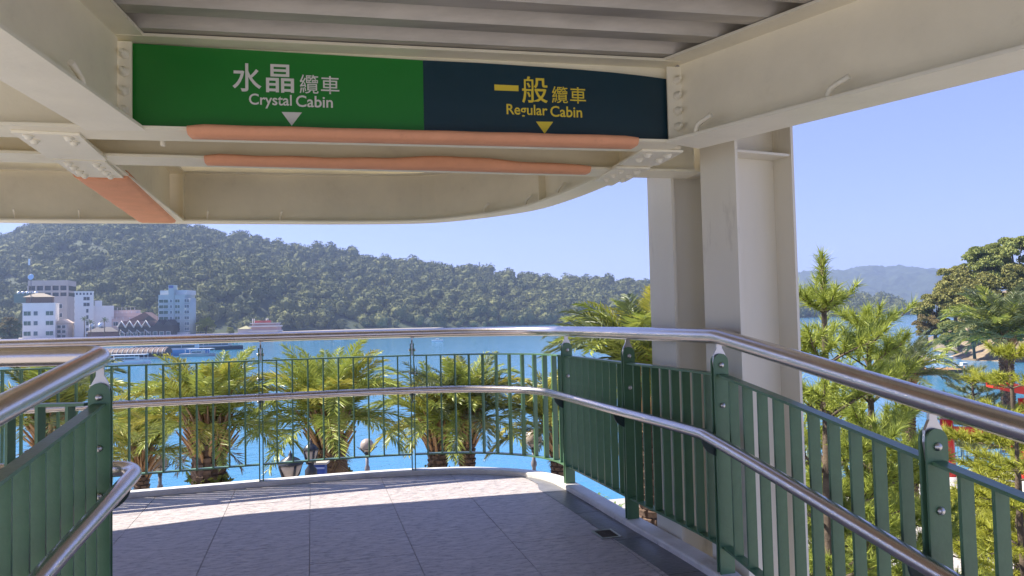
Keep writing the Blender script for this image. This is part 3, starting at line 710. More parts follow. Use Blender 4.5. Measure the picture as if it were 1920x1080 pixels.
# ------------------------------------------------------------------ forests: leafy crowns joined into one mass
def ico(sub):
    bm = bmesh.new(); bmesh.ops.create_icosphere(bm, subdivisions=sub, radius=1); v = np.array([x.co[:] for x in bm.verts]); f = np.array([[q.index for q in p.verts] for p in bm.faces]); bm.free(); return v, f
ICO_V, ICO_F = ico(2); ICO1_V, ICO1_F = ico(1)
def crown_proto(seed, nleaf=120, leaf=0.30):
    g = np.random.default_rng(seed); v = ICO1_V.copy(); r = 0.72 + 0.16 * vnoise(v[:, 0] * 3 + seed, v[:, 1] * 3 + v[:, 2] * 2, seed) + g.normal(0, 0.03, len(v))
    V = v * r[:, None]; V[:, 2] *= 0.85; F = ICO1_F
    th = g.uniform(0, 2 * math.pi, nleaf); cz = g.uniform(-0.3, 1, nleaf); d = np.stack([np.sqrt(1 - cz ** 2) * np.cos(th), np.sqrt(1 - cz ** 2) * np.sin(th), cz * 0.85], 1)
    c = d * g.uniform(0.7, 0.98, nleaf)[:, None]; a = g.normal(size=(nleaf, 3)); a /= np.linalg.norm(a, axis=1)[:, None]; b = np.cross(a, g.normal(size=(nleaf, 3))); b /= np.linalg.norm(b, axis=1)[:, None]
    s = leaf * g.uniform(0.6, 1.2, nleaf)[:, None] * 0.5
    LV = np.stack([c - a * s, c + b * s, c + a * s], 1).reshape(-1, 3); LF = np.arange(nleaf * 3).reshape(-1, 3) + len(V)
    return np.concatenate([V, LV]), np.concatenate([F, LF])
PROTO = [crown_proto(s) for s in range(8)]
def forest(name, label, P, NVr, count, rad, mt, vmin=0.0):
    ny, nx = NVr + 3, P.shape[1]; g = nr; Vs, Fs = [], []; b = 0
    cell = []
    for i in range(ny - 1):
        for j in range(nx - 1):
            ar = np.linalg.norm(np.cross(P[i, j + 1] - P[i, j], P[i + 1, j] - P[i, j])); cell.append(ar)
    cell = np.array(cell); cell /= cell.sum(); idx = g.choice(len(cell), count, p=cell)
    for q in idx:
        i, j = divmod(int(q), nx - 1); u, w = g.random(2); p = (P[i, j] * (1 - u) * (1 - w) + P[i, j + 1] * u * (1 - w) + P[i + 1, j] * (1 - u) * w + P[i + 1, j + 1] * u * w)
        V, F = PROTO[g.integers(len(PROTO))]; r = rad * min(1.9, max(0.4, g.lognormal(-0.08, 0.46))); a = g.uniform(0, 6.28); c, s = math.cos(a), math.sin(a); hz = g.uniform(0.8, 1.35)
        X = V @ np.array([[c, s, 0], [-s, c, 0], [0, 0, hz]]) * r; X = X + p + np.array([0, 0, r * g.uniform(0.45, 0.95)])
        Vs.append(X); Fs.append(F + b); b += len(V)
    me = mesh_np(name, np.concatenate(Vs), np.concatenate(Fs), False); me.materials.append(mt)
    return tag(link(bpy.data.objects.new(name, me)), label, 'forest', kind='stuff')
wood1 = mat('wood_leaves', (0.19, 0.195, 0.068), 0.85, col2=(0.028, 0.048, 0.022), vscale=0.035, island=0.4, spec=0.2)  # very dark second tone puts shadow between the sunlit crowns into the colour
forest('hill_forest', 'dense broadleaf wood covering the long hill', PH, NV, 8200, 5.3, wood1)
forest('headland_forest', 'dark wood on the low headland', PH2, NV2, 1300, 5.6, wood1)

# ------------------------------------------------------------------ haze
hz = MB().bb((-3600, -160, ZW - 2.0), (5200, 4600, 260.0)).build('haze', mat('haze_air', (1, 1, 1)))
hm = hz.data.materials[0]; N = hm.node_tree.nodes; L = hm.node_tree.links
for nd in [x for x in N if x.type != 'OUTPUT_MATERIAL']: N.remove(nd)
pv = N.new('ShaderNodeVolumePrincipled'); pv.inputs['Color'].default_value = (0.52, 0.68, 1.0, 1); pv.inputs['Density'].default_value = 0.00022; pv.inputs['Anisotropy'].default_value = 0.2
L.new(pv.outputs[0], [x for x in N if x.type == 'OUTPUT_MATERIAL'][0].inputs['Volume'])
tag(hz, 'thin pale haze over the lake', 'haze', kind='stuff')
# ================================================================== PALMS
frond_a = mat('palm_leaf', (0.42, 0.45, 0.09), 0.40, col2=(0.19, 0.255, 0.05), vscale=2.0, island=0.5, translucent=0.25, spec=0.45)
frond_y = mat('palm_leaf_yellow', (0.50, 0.44, 0.075), 0.5, col2=(0.28, 0.29, 0.055), vscale=2.0, island=0.5, translucent=0.25, spec=0.4)
frond_g = mat('palm_leaf_grey', (0.20, 0.225, 0.10), 0.4, col2=(0.09, 0.13, 0.05), vscale=2.0, island=0.5, translucent=0.2, spec=0.45)
frond_d = mat('palm_leaf_dry', (0.30, 0.20, 0.10), 0.7, col2=(0.20, 0.13, 0.07), vscale=2.0, island=0.5, translucent=0.1, spec=0.3)
trunk_m = mat('palm_trunk', (0.16, 0.10, 0.065), 0.9, col2=(0.07, 0.045, 0.03), vscale=9, bump=0.6, bscale=30)
boot_m = mat('palm_boot', (0.50, 0.30, 0.14), 0.75, col2=(0.28, 0.15, 0.07), vscale=6, island=0.5)
def frond_mesh(seed, el0, droop, mt, L=2.0, nl=58, leafL=0.44):
    g = np.random.default_rng(seed); n = 26; pts = []; p = np.zeros(3); el = el0; side = g.normal(0, 0.10)
    tw_ = 0.0
    for i in range(n + 1):
        pts.append(p.copy()); t = i / n; el = el0 - droop * t ** 1.5; yaw = side * t
        p = p + (L / n) * np.array([math.cos(el) * math.cos(yaw), math.cos(el) * math.sin(yaw), math.sin(el)])
    pts = np.array(pts); V, F = [], []
    def frame(t):
        x = t * n; i = min(int(x), n - 1); q = pts[i] + (pts[i + 1] - pts[i]) * (x - i); tg = pts[min(i + 1, n)] - pts[max(i - 1, 0)]; tg = tg / np.linalg.norm(tg)
        lat = np.cross(np.array([0, 0, 1.0]), tg); ln_ = np.linalg.norm(lat); lat = lat / ln_ if ln_ > 1e-3 else np.array([0, 1.0, 0]); up = np.cross(tg, lat); return q, tg, lat, up
    # rachis: three-sided taper
    rows = 9
    for i in range(rows):
        q, tg, lat, up = frame(i / (rows - 1) * 0.999); r = 0.022 * (1 - 0.88 * i / (rows - 1))
        V += [q + lat * r, q - lat * r, q - up * r * 1.2, q + up * r * 0.5]
    for i in range(rows - 1):
        for k in range(4): F.append((i * 4 + k, i * 4 + (k + 1) % 4, (i + 1) * 4 + (k + 1) % 4, (i + 1) * 4 + k))
    for sd2 in (-1, 1):
        for k in range(nl):
            t = 0.10 + 0.89 * (k + g.uniform(-.3, .3)) / (nl - 1); t = min(max(t, 0.06), 0.995); q, tg, lat, up = frame(t)
            ll = leafL * (0.45 + 0.75 * math.sin(math.pi * min(1, t * 0.85 + 0.18))) * g.uniform(0.8, 1.12)
            fwd = 0.55 + 0.75 * t; lift = g.normal(0.25, 0.28)
            d = lat * sd2 + tg * fwd + up * lift; d = d / np.linalg.norm(d); w = np.cross(d, up * 0.8 + lat * sd2 * 0.4 + g.normal(0, .35, 3)); w = w / np.linalg.norm(w) * 0.0165 * g.uniform(.8, 1.3)
            sag = np.array([0, 0, -0.10 * ll - 0.05 * g.random()]); b = len(V)
            V += [q, q + d * ll * 0.45 + w + sag * 0.25, q + d * ll + sag, q + d * ll * 0.45 - w + sag * 0.25]; F.append((b, b + 1, b + 2, b + 3))
    me = mesh_np('frond', np.array(V), F, False); me.materials.append(mt); return me
FR = {}
for key, mt in (('a', frond_a), ('y', frond_y), ('g', frond_g)):
    FR[key] = dict(up=[frond_mesh(1, 1.35, 0.75, mt), frond_mesh(2, 1.2, 1.0, mt)], mid=[frond_mesh(3, 0.95, 1.25, mt), frond_mesh(4, 0.8, 1.5, mt), frond_mesh(14, 1.0, 1.6, mt)], low=[frond_mesh(5, 0.35, 1.35, mt), frond_mesh(6, 0.15, 1.1, mt)])
FR['d'] = dict(low=[frond_mesh(7, -0.2, 1.1, frond_d, L=1.5, nl=30)])
def palm(label, px_, ytop, D, scale=1.0, nf=56, keys=('a', 'a', 'y'), tr=0.2, ivy=0.0, seed=0, dry=1, lean=0.0, zoff=0.0):
    g = random.Random(seed); P = py(px_, ytop, D); base_z = ZG
    e = thing('palm_tree', label, 'palm tree', (P.x, P.y, base_z), 0, 'palm trees along the lakefront'); H = P.z - base_z
    m = MB(); n = 18; pts = []; rs = []
    for i in range(n + 1): t = i / n; pts.append((lean * t * (1 - t), 0, H * t)); rs.append(tr * (1.25 - 0.25 * min(1, t * 5)) * (1 + (0.05 if i % 2 else -0.02)))
    m.tube(pts, rs, 12)
    # leaf scars: flattened stubs round the trunk
    for i in range(int(H / 0.11)):
        for k in range(7):
            a = k * 2 * math.pi / 7 + i * 0.45; z = 0.2 + i * 0.11
            if z > H - 0.1: continue
            c = Vector((math.cos(a) * tr * 1.02, math.sin(a) * tr * 1.02, z)); M = (Matrix.Rotation(a, 3, 'Z') @ Matrix.Rotation(R_(18), 3, 'Y'))
            m.box(c, (0.05, 0.13, 0.085), M=M)
    m.build('trunk', trunk_m, e)
    # old leaf bases flaring out below the crown
    m = MB()
    for k in range(64):
        a = k * 2.399 + g.uniform(-.1, .1); t = k / 64; z = H - 0.5 + 0.8 * t; r0 = tr * (0.95 - 0.35 * t); fl = R_(28 - 12 * t + g.uniform(-6, 6)); Lb = 0.42 + 0.25 * g.random()
        d = Vector((math.cos(a) * math.sin(fl), math.sin(a) * math.sin(fl), math.cos(fl))); q = Vector((math.cos(a) * r0, math.sin(a) * r0, z)); m.tube([q, q + d * Lb * 0.5, q + d * Lb + Vector((d.x, d.y, 0)) * 0.12], [0.04, 0.028, 0.012], 5)
    crown = m.build('crown', boot_m, e)
    for k in range(nf):
        t = (k + 0.5) / nf; a = k * 2.399963 + g.uniform(-0.25, 0.25); key = keys[g.randrange(len(keys))]; cls = 'up' if t > 0.60 else ('mid' if t > 0.20 else 'low')
        me = FR[key][cls]; me = me[g.randrange(len(me))]; s = scale * g.uniform(0.82, 1.12) * (0.92 if cls == 'up' else 1.12); tilt = g.uniform(-0.14, 0.14)
        inst(me, 'frond', crown, (math.cos(a) * tr * 0.55, math.sin(a) * tr * 0.55, H + 0.12 + 0.25 * t), (g.uniform(-.25, .25), tilt, a), (s, s, s))
    for k in range(dry): inst(FR['d']['low'][0], 'frond', crown, (0, 0, H - 0.15), (0.2, 0.2, g.uniform(0, 6.28)), (scale * .8,) * 3)
    if ivy:
        V, F = [], []; gg = np.random.default_rng(seed + 50)
        for k in range(520):
            a = gg.uniform(0, 6.28); z = H - 0.75 - ivy * gg.random(); r = tr * (1.0 + 0.55 * gg.random() ** 2); c = np.array([math.cos(a) * r, math.sin(a) * r, z]); d1 = gg.normal(size=3); d1 /= np.linalg.norm(d1); d2 = np.cross(d1, gg.normal(size=3)); d2 /= np.linalg.norm(d2); s = gg.uniform(.035, .08)
            b = len(V); V += [c - d1 * s, c + d2 * s * .6, c + d1 * s, c - d2 * s * .6]; F.append((b, b + 1, b + 2, b + 3))
        me = mesh_np('climbing_plant', np.array(V), F); me.materials.append(mat('ivy_leaf', (0.20, 0.21, 0.035), 0.5, col2=(0.06, 0.11, 0.02), vscale=5, island=0.6, translucent=0.25)); link(bpy.data.objects.new('climbing_plant', me), e)
    return e
palm('palm tree at the far left, seen through the left railing', 92, 812, 14.0, 0.76, seed=1, keys=('g', 'a', 'a', 'y'), tr=0.17)
palm('small slim palm tree left of the first globe lamp post', 266, 862, 19.0, 0.92, seed=2, keys=('a', 'a', 'y'), tr=0.15, nf=48)
palm('big palm tree with thick brown trunk right of the first globe lamp post', 392, 812, 13.6, 0.70, seed=3, keys=('a', 'a', 'a', 'y'), tr=0.265, lean=-0.3, dry=2, nf=62, ivy=0.5)
palm('big palm tree with ivy on its trunk, right of the blue box', 617, 806, 13.6, 0.74, seed=4, keys=('a', 'a', 'a', 'y'), tr=0.26, nf=64, ivy=1.4, lean=0.5, dry=3)
palm('palm tree with dark ivy covered trunk, left of a close pair', 820, 812, 17.5, 0.76, seed=5, keys=('a', 'a', 'y', 'g'), tr=0.20, ivy=1.5, nf=52)
palm('palm tree with bare scaly trunk, right of a close pair', 875, 798, 17.5, 0.80, seed=6, keys=('g', 'a', 'a', 'y'), tr=0.16, nf=56, dry=3)
palm('palm tree half hidden behind the corner post of the railing', 1046, 820, 18.0, 0.80, seed=7, keys=('g', 'a', 'y'), tr=0.16, nf=52)
palm('tall palm tree whose crown rises beside the steel columns', 1218, 738, 10.5, 0.72, seed=8, keys=('a', 'a', 'g', 'y'), tr=0.17, nf=60)
palm('low dark palm tree behind the pine by the wooden dock', 1700, 715, 24.0, 0.75, seed=9, keys=('g', 'a'), tr=0.18, nf=44)
palm('grey green palm tree in front of the wooded bank at the right', 1885, 640, 32.0, 1.25, seed=10, keys=('g', 'g', 'a'), tr=0.25, nf=54)

# ================================================================== PINES
needle_y = mat('pine_needle_yellow', (0.44, 0.43, 0.055), 0.5, col2=(0.25, 0.29, 0.04), vscale=1.5, island=0.5, translucent=0.3, spec=0.3)
needle_g = mat('pine_needle_green', (0.42, 0.46, 0.08), 0.5, col2=(0.20, 0.265, 0.05), vscale=1.5, island=0.5, translucent=0.3, spec=0.3)
needle_b = mat('pine_needle_grey', (0.25, 0.28, 0.13), 0.5, col2=(0.13, 0.17, 0.075), vscale=1.5, island=0.5, translucent=0.2, spec=0.3)
bark = mat('pine_bark', (0.15, 0.11, 0.075), 0.9, col2=(0.06, 0.045, 0.035), vscale=7, bump=0.6, bscale=25)
def needles(cs, ds, L, nn, g, wid=0.0045, spread=0.75):
    """tufts: nn thin triangles round every direction"""
    k = len(cs); c = np.repeat(cs, nn, 0); d = np.repeat(ds, nn, 0); v = d + g.normal(0, spread, (k * nn, 3)) * 0.8; v /= np.linalg.norm(v, axis=1)[:, None]
    ll = L * g.uniform(.65, 1.1, (k * nn, 1)); c = c + d * g.uniform(-0.11, 0.05, (k * nn, 1)); w = np.cross(v, g.normal(size=v.shape)); w /= np.linalg.norm(w, axis=1)[:, None]; w *= wid
    tip = c + v * ll + np.array([0, 0, -0.1]) * ll * 0.2
    return np.stack([c - w, c + w, tip], 1).reshape(-1, 3)
def pine(label, px_, ytip, D, mt, seed, nwh=9, rad=1.5, zlow=0.25, tuft=0.13, nn=34, el=0.35, leader=0.9, sub=6, wid=0.006, tr=0.09, lean=(0, 0), curl=0.10, power=0.75):
    g = np.random.default_rng(seed); P = py(px_, ytip, D); e = thing('pine_tree', label, 'pine tree', (P.x, P.y, ZG), 0, 'pine trees on the promenade'); H = P.z - ZG
    m = MB(); path = []
    for i in range(15):
        t = i / 14; path.append(Vector((0.12 * math.sin(t * 5 + seed) * (1 - t) + lean[0] * (1 - t), 0.12 * math.cos(t * 4 + seed) * (1 - t) + lean[1] * (1 - t), H * t)))
    m.tube(path, [tr * (1 - 0.9 * i / 14) + 0.012 for i in range(15)], 9); C, Dn = [], []
    tr_at = lambda t: path[min(13, int(t * 14))].lerp(path[min(14, int(t * 14) + 1)], t * 14 - int(t * 14) if t < 1 else 1)
    t_top = 1 - leader / H
    for w in range(nwh):
        f = w / (nwh - 1); t = zlow + (t_top - zlow) * f; nb = int(g.integers(5, 7)); ln = rad * (1 - f) ** power * g.uniform(.85, 1.15) + 0.34
        for b in range(nb):
            a = b * 2 * math.pi / nb + w * 0.9 + g.uniform(-.35, .35); lb = ln * g.uniform(.65, 1.15); e0 = el + 0.35 * f + g.uniform(-.15, .15); o = tr_at(t); pts = []
            for i in range(6):
                s = i / 5; rr_ = lb * s; z = math.tan(e0) * rr_ * (1 - 0.35 * s) + curl * lb * s * s; pts.append(o + Vector((math.cos(a + 0.2 * s) * rr_, math.sin(a + 0.2 * s) * rr_, z)))
            m.tube(pts, [0.024 * (1 - 0.75 * i / 5) * (0.5 + (1 - t)) for i in range(6)], 5)
            ns = max(3, int(sub * lb / 0.8))
            for k in range(ns + 1):
                s = 0.30 + 0.70 * k / ns; i = min(4, int(s * 5)); q = pts[i].lerp(pts[i + 1], s * 5 - i); out = (pts[5] - pts[0]).normalized(); lat = Vector((-out.y, out.x, 0)); sg = -1 if k % 2 else 1
                dd = (out * 0.7 + lat * sg * g.uniform(.4, 1.1) + Vector((0, 0, g.uniform(.15, .7)))).normalized(); ls = min(0.5, lb * 0.42) * g.uniform(.5, 1.1) * (1.15 - 0.6 * s)
                if k == ns: dd = (out + Vector((0, 0, 0.45))).normalized(); ls = 0.14
                q2 = q + dd * ls; m.tube([q, q2], [0.008, 0.004], 4)
                for fr in np.arange(1.0, 0.2, -0.13 / max(ls, 0.13)): C.append(q.lerp(q2, fr)); Dn.append(dd)
    top = path[-1]
    for f in np.linspace(0, 1, 9): C.append(top - Vector((0, 0, leader * 0.8 * (1 - f)))); Dn.append(Vector((0, 0, 1)))
    m.build('trunk', bark, e)
    C = np.array([list(c) for c in C]); Dn = np.array([list(c) for c in Dn]); V = needles(C, Dn, tuft, nn, g, wid)
    me = mesh_np('crown', V, np.arange(len(V)).reshape(-1, 3)); me.materials.append(mt); link(bpy.data.objects.new('crown', me), e); return e
pine('young pine with one tall pointed leader right of the steel columns', 1541, 484, 8.0, needle_g, 21, nwh=9, rad=0.95, zlow=0.24, nn=66, sub=8, tuft=0.17, leader=0.60, el=0.40, curl=0.08, power=0.6)
pine('round topped green pine beside the young pine with the tall leader', 1625, 590, 9.2, needle_g, 22, nwh=12, rad=0.78, zlow=0.2, nn=66, sub=8, tuft=0.17, leader=0.25, el=0.4)
pine('short pine behind the railing at the foot of the column', 1560, 770, 10.5, needle_y, 23, nwh=10, rad=1.1, zlow=0.15, nn=40, tuft=0.17, leader=0.2)
pine('bright yellow green pine with layered boughs at the right edge', 1893, 655, 13.0, needle_y, 24, nwh=9, rad=1.05, zlow=0.2, nn=46, tuft=0.17, el=0.02, curl=0.04, leader=0.15, sub=8, wid=0.008, power=0.5)
pine('soft grey green pine between the red gate and the dock', 1822, 690, 26.5, needle_b, 25, nwh=8, rad=1.1, zlow=0.3, nn=46, tuft=0.18, el=0.12, leader=0.2, sub=7, wid=0.008, power=0.6)
pine('low spreading yellow pine in front of the red gate', 1905, 800, 11.5, needle_y, 26, nwh=7, rad=0.9, zlow=0.2, nn=46, tuft=0.17, el=0.0, curl=0.03, leader=0.12, sub=8, wid=0.007, power=0.5)

# ================================================================== BROADLEAF TREES ON THE RIGHT BANK
def leaf_mat(n, c1, c2): return mat(n, c1, 0.6, col2=c2, vscale=0.5, island=0.55, translucent=0.2, spec=0.25)
LM = [leaf_mat('leaf_olive', (0.34, 0.315, 0.09), (0.15, 0.16, 0.05)), leaf_mat('leaf_green', (0.34, 0.36, 0.10), (0.16, 0.20, 0.055)), leaf_mat('leaf_brown', (0.30, 0.22, 0.10), (0.16, 0.15, 0.06)), leaf_mat('leaf_dark', (0.17, 0.185, 0.06), (0.075, 0.095, 0.032)), leaf_mat('leaf_lime', (0.38, 0.37, 0.06), (0.2, 0.22, 0.045))]
def tree_mesh(seed, nclump=36, nleaf=420, leaf=0.046, tall=1.0):
    g = np.random.default_rng(seed); cl = []
    for i in range(nclump):
        th = g.uniform(0, 6.28); z = g.uniform(-0.75, 0.95); r = math.sqrt(max(0.05, 1 - z * z)) * g.uniform(.35, 0.85); cl.append((np.array([math.cos(th) * r, math.sin(th) * r, z * tall * 0.9]), g.uniform(.20, .36)))
    Vs = []
    for c, r in cl:
        d = g.normal(size=(nleaf, 3)); d /= np.linalg.norm(d, axis=1)[:, None]; d[:, 2] = np.where(d[:, 2] < -0.3, -d[:, 2], d[:, 2]); p = c + d * r * g.uniform(.55, 1.05, (nleaf, 1)) * np.array([1, 1, .8]); a = g.normal(size=(nleaf, 3)) + d * 0.4; a /= np.linalg.norm(a, axis=1)[:, None]
        b = np.cross(a, g.normal(size=(nleaf, 3))); b /= np.linalg.norm(b, axis=1)[:, None]; s = leaf * g.uniform(.6, 1.3, (nleaf, 1)); Vs.append(np.stack([p - a * s, p + b * s * .7, p + a * s, p - b * s * .7], 1).reshape(-1, 3))
    V = np.concatenate(Vs); return mesh_np('crown', V, np.arange(len(V)).reshape(-1, 4)), [c for c, r in cl]
TM = [tree_mesh(s) for s in (31, 32, 33, 34)]
TMM = {}
def crown_with(i, k):
    if (i, k) not in TMM: me = TM[i][0].copy(); me.materials.clear(); me.materials.append(LM[k]); TMM[(i, k)] = me
    return TMM[(i, k)]
bark2 = mat('tree_bark', (0.13, 0.105, 0.08), 0.9, var=0.4, vscale=2)
def broadleaf(label, px_, yc, D, rpx, i, k, zb, tall=1.0, rz=0.0, group=None, name='broadleaf_tree', hfac=1.0):
    P = py(px_, yc, D); R = rpx * D / FPX; e = thing(name, label, 'tree', (P.x, P.y, zb), rz, group); hc = P.z - zb
    m = MB(); cl = TM[i][1]; m.tube([(0, 0, -0.5), (0.03 * R, 0, hc * 0.5), (0, 0, hc)], [0.09 * R, 0.06 * R, 0.03 * R], 8)
    for c in cl[::3]: m.tube([(0, 0, max(0.3, hc * 0.45)), tuple(np.array([0, 0, hc * 0.75]) + c * R * 0.45), tuple(c * R * 0.95 + np.array([0, 0, hc]))], [0.04 * R, 0.025 * R, 0.008 * R], 5)
    m.build('trunk', bark2, e); inst(crown_with(i, k), 'crown', e, (0, 0, hc), (0, 0, 0), (R, R, R * tall * hfac)); return e
G2 = 'trees on the wooded bank at the right'
bank = [('rounded olive tree at the waterside end of the bank', 1752, 590, 128, 38, 0, 0), ('tall olive tree behind the waterside end of the bank', 1790, 545, 134, 44, 1, 0), ('brownish tree leaning over the water', 1738, 612, 122, 24, 2, 2),
        ('large light olive tree in the middle of the bank', 1835, 560, 126, 52, 2, 0), ('green tree above the light olive tree', 1850, 505, 138, 42, 3, 1), ('highest tree at the right edge of the picture', 1905, 495, 136, 50, 0, 1),
        ('olive tree below the highest tree at the right edge', 1915, 545, 122, 48, 1, 0), ('low green tree on the rocky shore', 1775, 630, 118, 28, 3, 1), ('low olive tree right of the rocky shore', 1825, 618, 112, 34, 0, 0), ('dark green tree low behind the grey palm', 1880, 612, 108, 40, 1, 1),
        ('small lime tree near the top of the bank', 1800, 515, 140, 22, 2, 1), ('thin topped tree against the sky', 1862, 478, 142, 22, 3, 1), ('tree at the right picture border behind the grey palm', 1930, 590, 104, 46, 2, 0)]
for lb, x, y, D, r, i, k in bank: broadleaf(lb, x, y, D, r, i, k, ZW + 0.5 + max(0, (D - 110)) * 0.15, 1.0, x * 0.37, G2)
# the bank itself: a rocky mound
bx = []; g = nr
xs = np.linspace(62, 150, 30); ys = np.linspace(98, 190, 26); V = []
for y in ys:
    for x in xs:
        edge_ = min(1, max(0, (x - 0.565 * y - 1.0) / 10)) * min(1, max(0, (y - 100 - 6 * math.sin(x * .2)) / 8)); V.append((x + g.normal(0, .5), y + g.normal(0, .5), ZW - 1.5 + edge_ * (2.6 + 0.13 * max(0, y - 108)) + edge_ * abs(g.normal(0, .5))))
nx = len(xs); F = [(i * nx + j, i * nx + j + 1, (i + 1) * nx + j + 1, (i + 1) * nx + j) for i in range(len(ys) - 1) for j in range(nx - 1)]
me = mesh_np('river_bank', np.array(V), F); me.materials.append(mat('rocky_earth', (0.30, 0.23, 0.16), 0.9, col2=(0.14, 0.11, 0.07), vscale=0.5, bump=0.5, bscale=1.0)); tag(link(bpy.data.objects.new('rocky_bank', me)), 'rocky earth bank under the trees at the right', 'bank', kind='structure')
# ================================================================== FAR TOWN
def wallm(n, c, v=0.08): return mat('wall_' + n, c, 0.8, var=v, vscale=0.15)
glass_g = mat('window_green', (0.05, 0.11, 0.075), 0.15); glass_d = mat('window_dark', (0.04, 0.05, 0.06), 0.2); glass_b = mat('window_blue', (0.07, 0.12, 0.14), 0.12)
frame_w = mat('window_frame', (0.62, 0.64, 0.66), 0.5)
ZL = ZW + 1.3
town = tag(MB().prism([(-760, 395), (-150, 402), (-120, 430), (-165, 700), (-760, 700)], ZW - 2, ZL).build('town_shore', mat('shore_ground', (0.30, 0.27, 0.23), 0.9, var=0.3, vscale=0.05)), 'flat built up shore at the left', 'ground', kind='structure')
town2 = tag(MB().prism([(-215, 470), (-100, 520), (-60, 560), (-60, 640), (-300, 640)], ZW - 2, ZL - 0.01).build('shore_strip', mat('shore_ground', (0.3, 0.27, 0.23))), 'narrow shore strip under the hill', 'ground', kind='structure')
def bld(name, label, px_, D, ang, cat='building'):
    P = py(px_, 620, D); return thing(name, label, cat, (P.x, P.y, ZL), R_(ang)), D / FPX
def zpx(px_, y, D): return py(px_, y, D).z - ZL
WM = {}
def win(parent, x, z, w, h, face='front', glass=glass_d, depth=0.0, y=0.0, fr=0.18):
    key = (round(w, 2), round(h, 2), glass.name)
    if key not in WM:
        f = MB()
        for a in ((-w / 2 - fr, -h / 2 - fr, w / 2 + fr, -h / 2), (-w / 2 - fr, h / 2, w / 2 + fr, h / 2 + fr), (-w / 2 - fr, -h / 2, -w / 2, h / 2), (w / 2, -h / 2, w / 2 + fr, h / 2)): f.bb((a[0], -0.22, a[1]), (a[2], 0.02, a[3]))
        if w > 2.2: f.bb((-0.06, -0.12, -h / 2), (0.06, -0.05, h / 2))
        fm = f.mesh('window'); fm.materials.append(frame_w); p = MB().bb((-w / 2, -0.05, -h / 2), (w / 2, 0.0, h / 2)).mesh('pane'); p.materials.append(glass); WM[key] = (fm, p)
    fm, p = WM[key]
    if face == 'front': loc, rz_ = (x, y, z), 0
    else: loc, rz_ = (0.0, x, z), -math.pi / 2
    o = inst(fm, 'window', parent, loc, (0, 0, rz_)); inst(p, 'pane', o, (0, 0, 0)); return o

# white hotel
b, s = bld('hotel_building', 'white hotel block with green windows and a roof terrace at the far left', 42, 430, 22)
wr_, wl_ = 53 * s, 38 * s; h = zpx(42, 570, 430); wht = wallm('white', (0.80, 0.78, 0.75)); 
MB().bb((0, 0, -1), (wr_, wl_, h)).build('wall', wht, b); MB().bb((-0.3, -0.3, h), (wr_ + 0.3, wl_ + 0.3, h + 0.5)).build('parapet', wht, b)
for y in (588, 606.5, 626):
    z = zpx(42, y, 430)
    for (xa, xb, gl) in ((2, 16, glass_g), (21, 29, glass_b), (44, 59, glass_g)): win(b, (xa + xb) / 2 * s * 0.85, z, (xb - xa) * s * 0.8, 7.6 * s, 'front', gl)
    for yy in (6, 14, 22, 30): win(b, yy * s, z, 3.6 * s, 6 * s, 'side', glass_b)
rf = MB().bb((0.5, 6, h + 0.5), (wr_ * 0.85, wl_ - 0.5, h + 4.2)).build('roof_pavilion', mat('brown_timber', (0.11, 0.07, 0.05), 0.8), b)
MB().add([(-1, 4.5, h + 4.2), (wr_ * .9, 4.5, h + 4.2), (wr_ * .9, wl_ + .5, h + 4.2), (-1, wl_ + .5, h + 4.2), (5, 8.5, h + 6.6), (wr_ * .9 - 6, 8.5, h + 6.6)], [(0, 1, 5, 4), (1, 2, 5), (2, 3, 4, 5), (3, 0, 4), (3, 2, 1, 0)]).build('hip_roof', mat('straw_roof', (0.44, 0.37, 0.27), 0.9, var=0.2), rf)
MB().bb((-6, 8, h + 1), (4, wl_ + 3, h + 6)).build('green_roof_house', mat('green_sheet', (0.10, 0.17, 0.15), 0.6, var=0.3), b)
for q in range(5): MB().lathe([(0.9, 0), (1.0, 1.4), (0.5, 1.8)], 8, (-4 + q * 2.2, 10, h + 6)).build('water_tank', mat('tank_steel', (0.6, 0.62, 0.64), 0.35, metal=0.6), b)
mx = zpx(58, 480, 430)
mast = thing('antenna_mast', 'thin antenna mast with a round dish above the white hotel', 'antenna', (py(58, 560, 436).x, 436, ZL + h + 0.5))
MB().tube([(0, 0, 0), (0, 0, mx - h - 0.5)], [0.28, 0.12], 8).build('pole', mat('mast_dark', (0.10, 0.10, 0.11), 0.5), mast)
M = Matrix.Rotation(R_(80), 4, 'X'); dm = MB().lathe([(0.3, 0.0), (1.5, 0.25), (1.75, 0.6), (1.6, 0.62), (0.2, 0.2)], 16); zz = zpx(60, 520, 430) - h
md = MB(); md.add([M @ Vector(v) + Vector((0.6, -0.5, zz)) for v in dm.v], dm.f, True); md.build('dish', mat('dish_blue', (0.35, 0.5, 0.68), 0.5), mast)
MB().bb((-1.5, -0.3, zpx(56, 497, 430) - h), (-0.7, 0.3, zpx(56, 485, 430) - h)).build('panel_antenna', mat('antenna_white', (0.7, 0.72, 0.75), 0.5), mast)
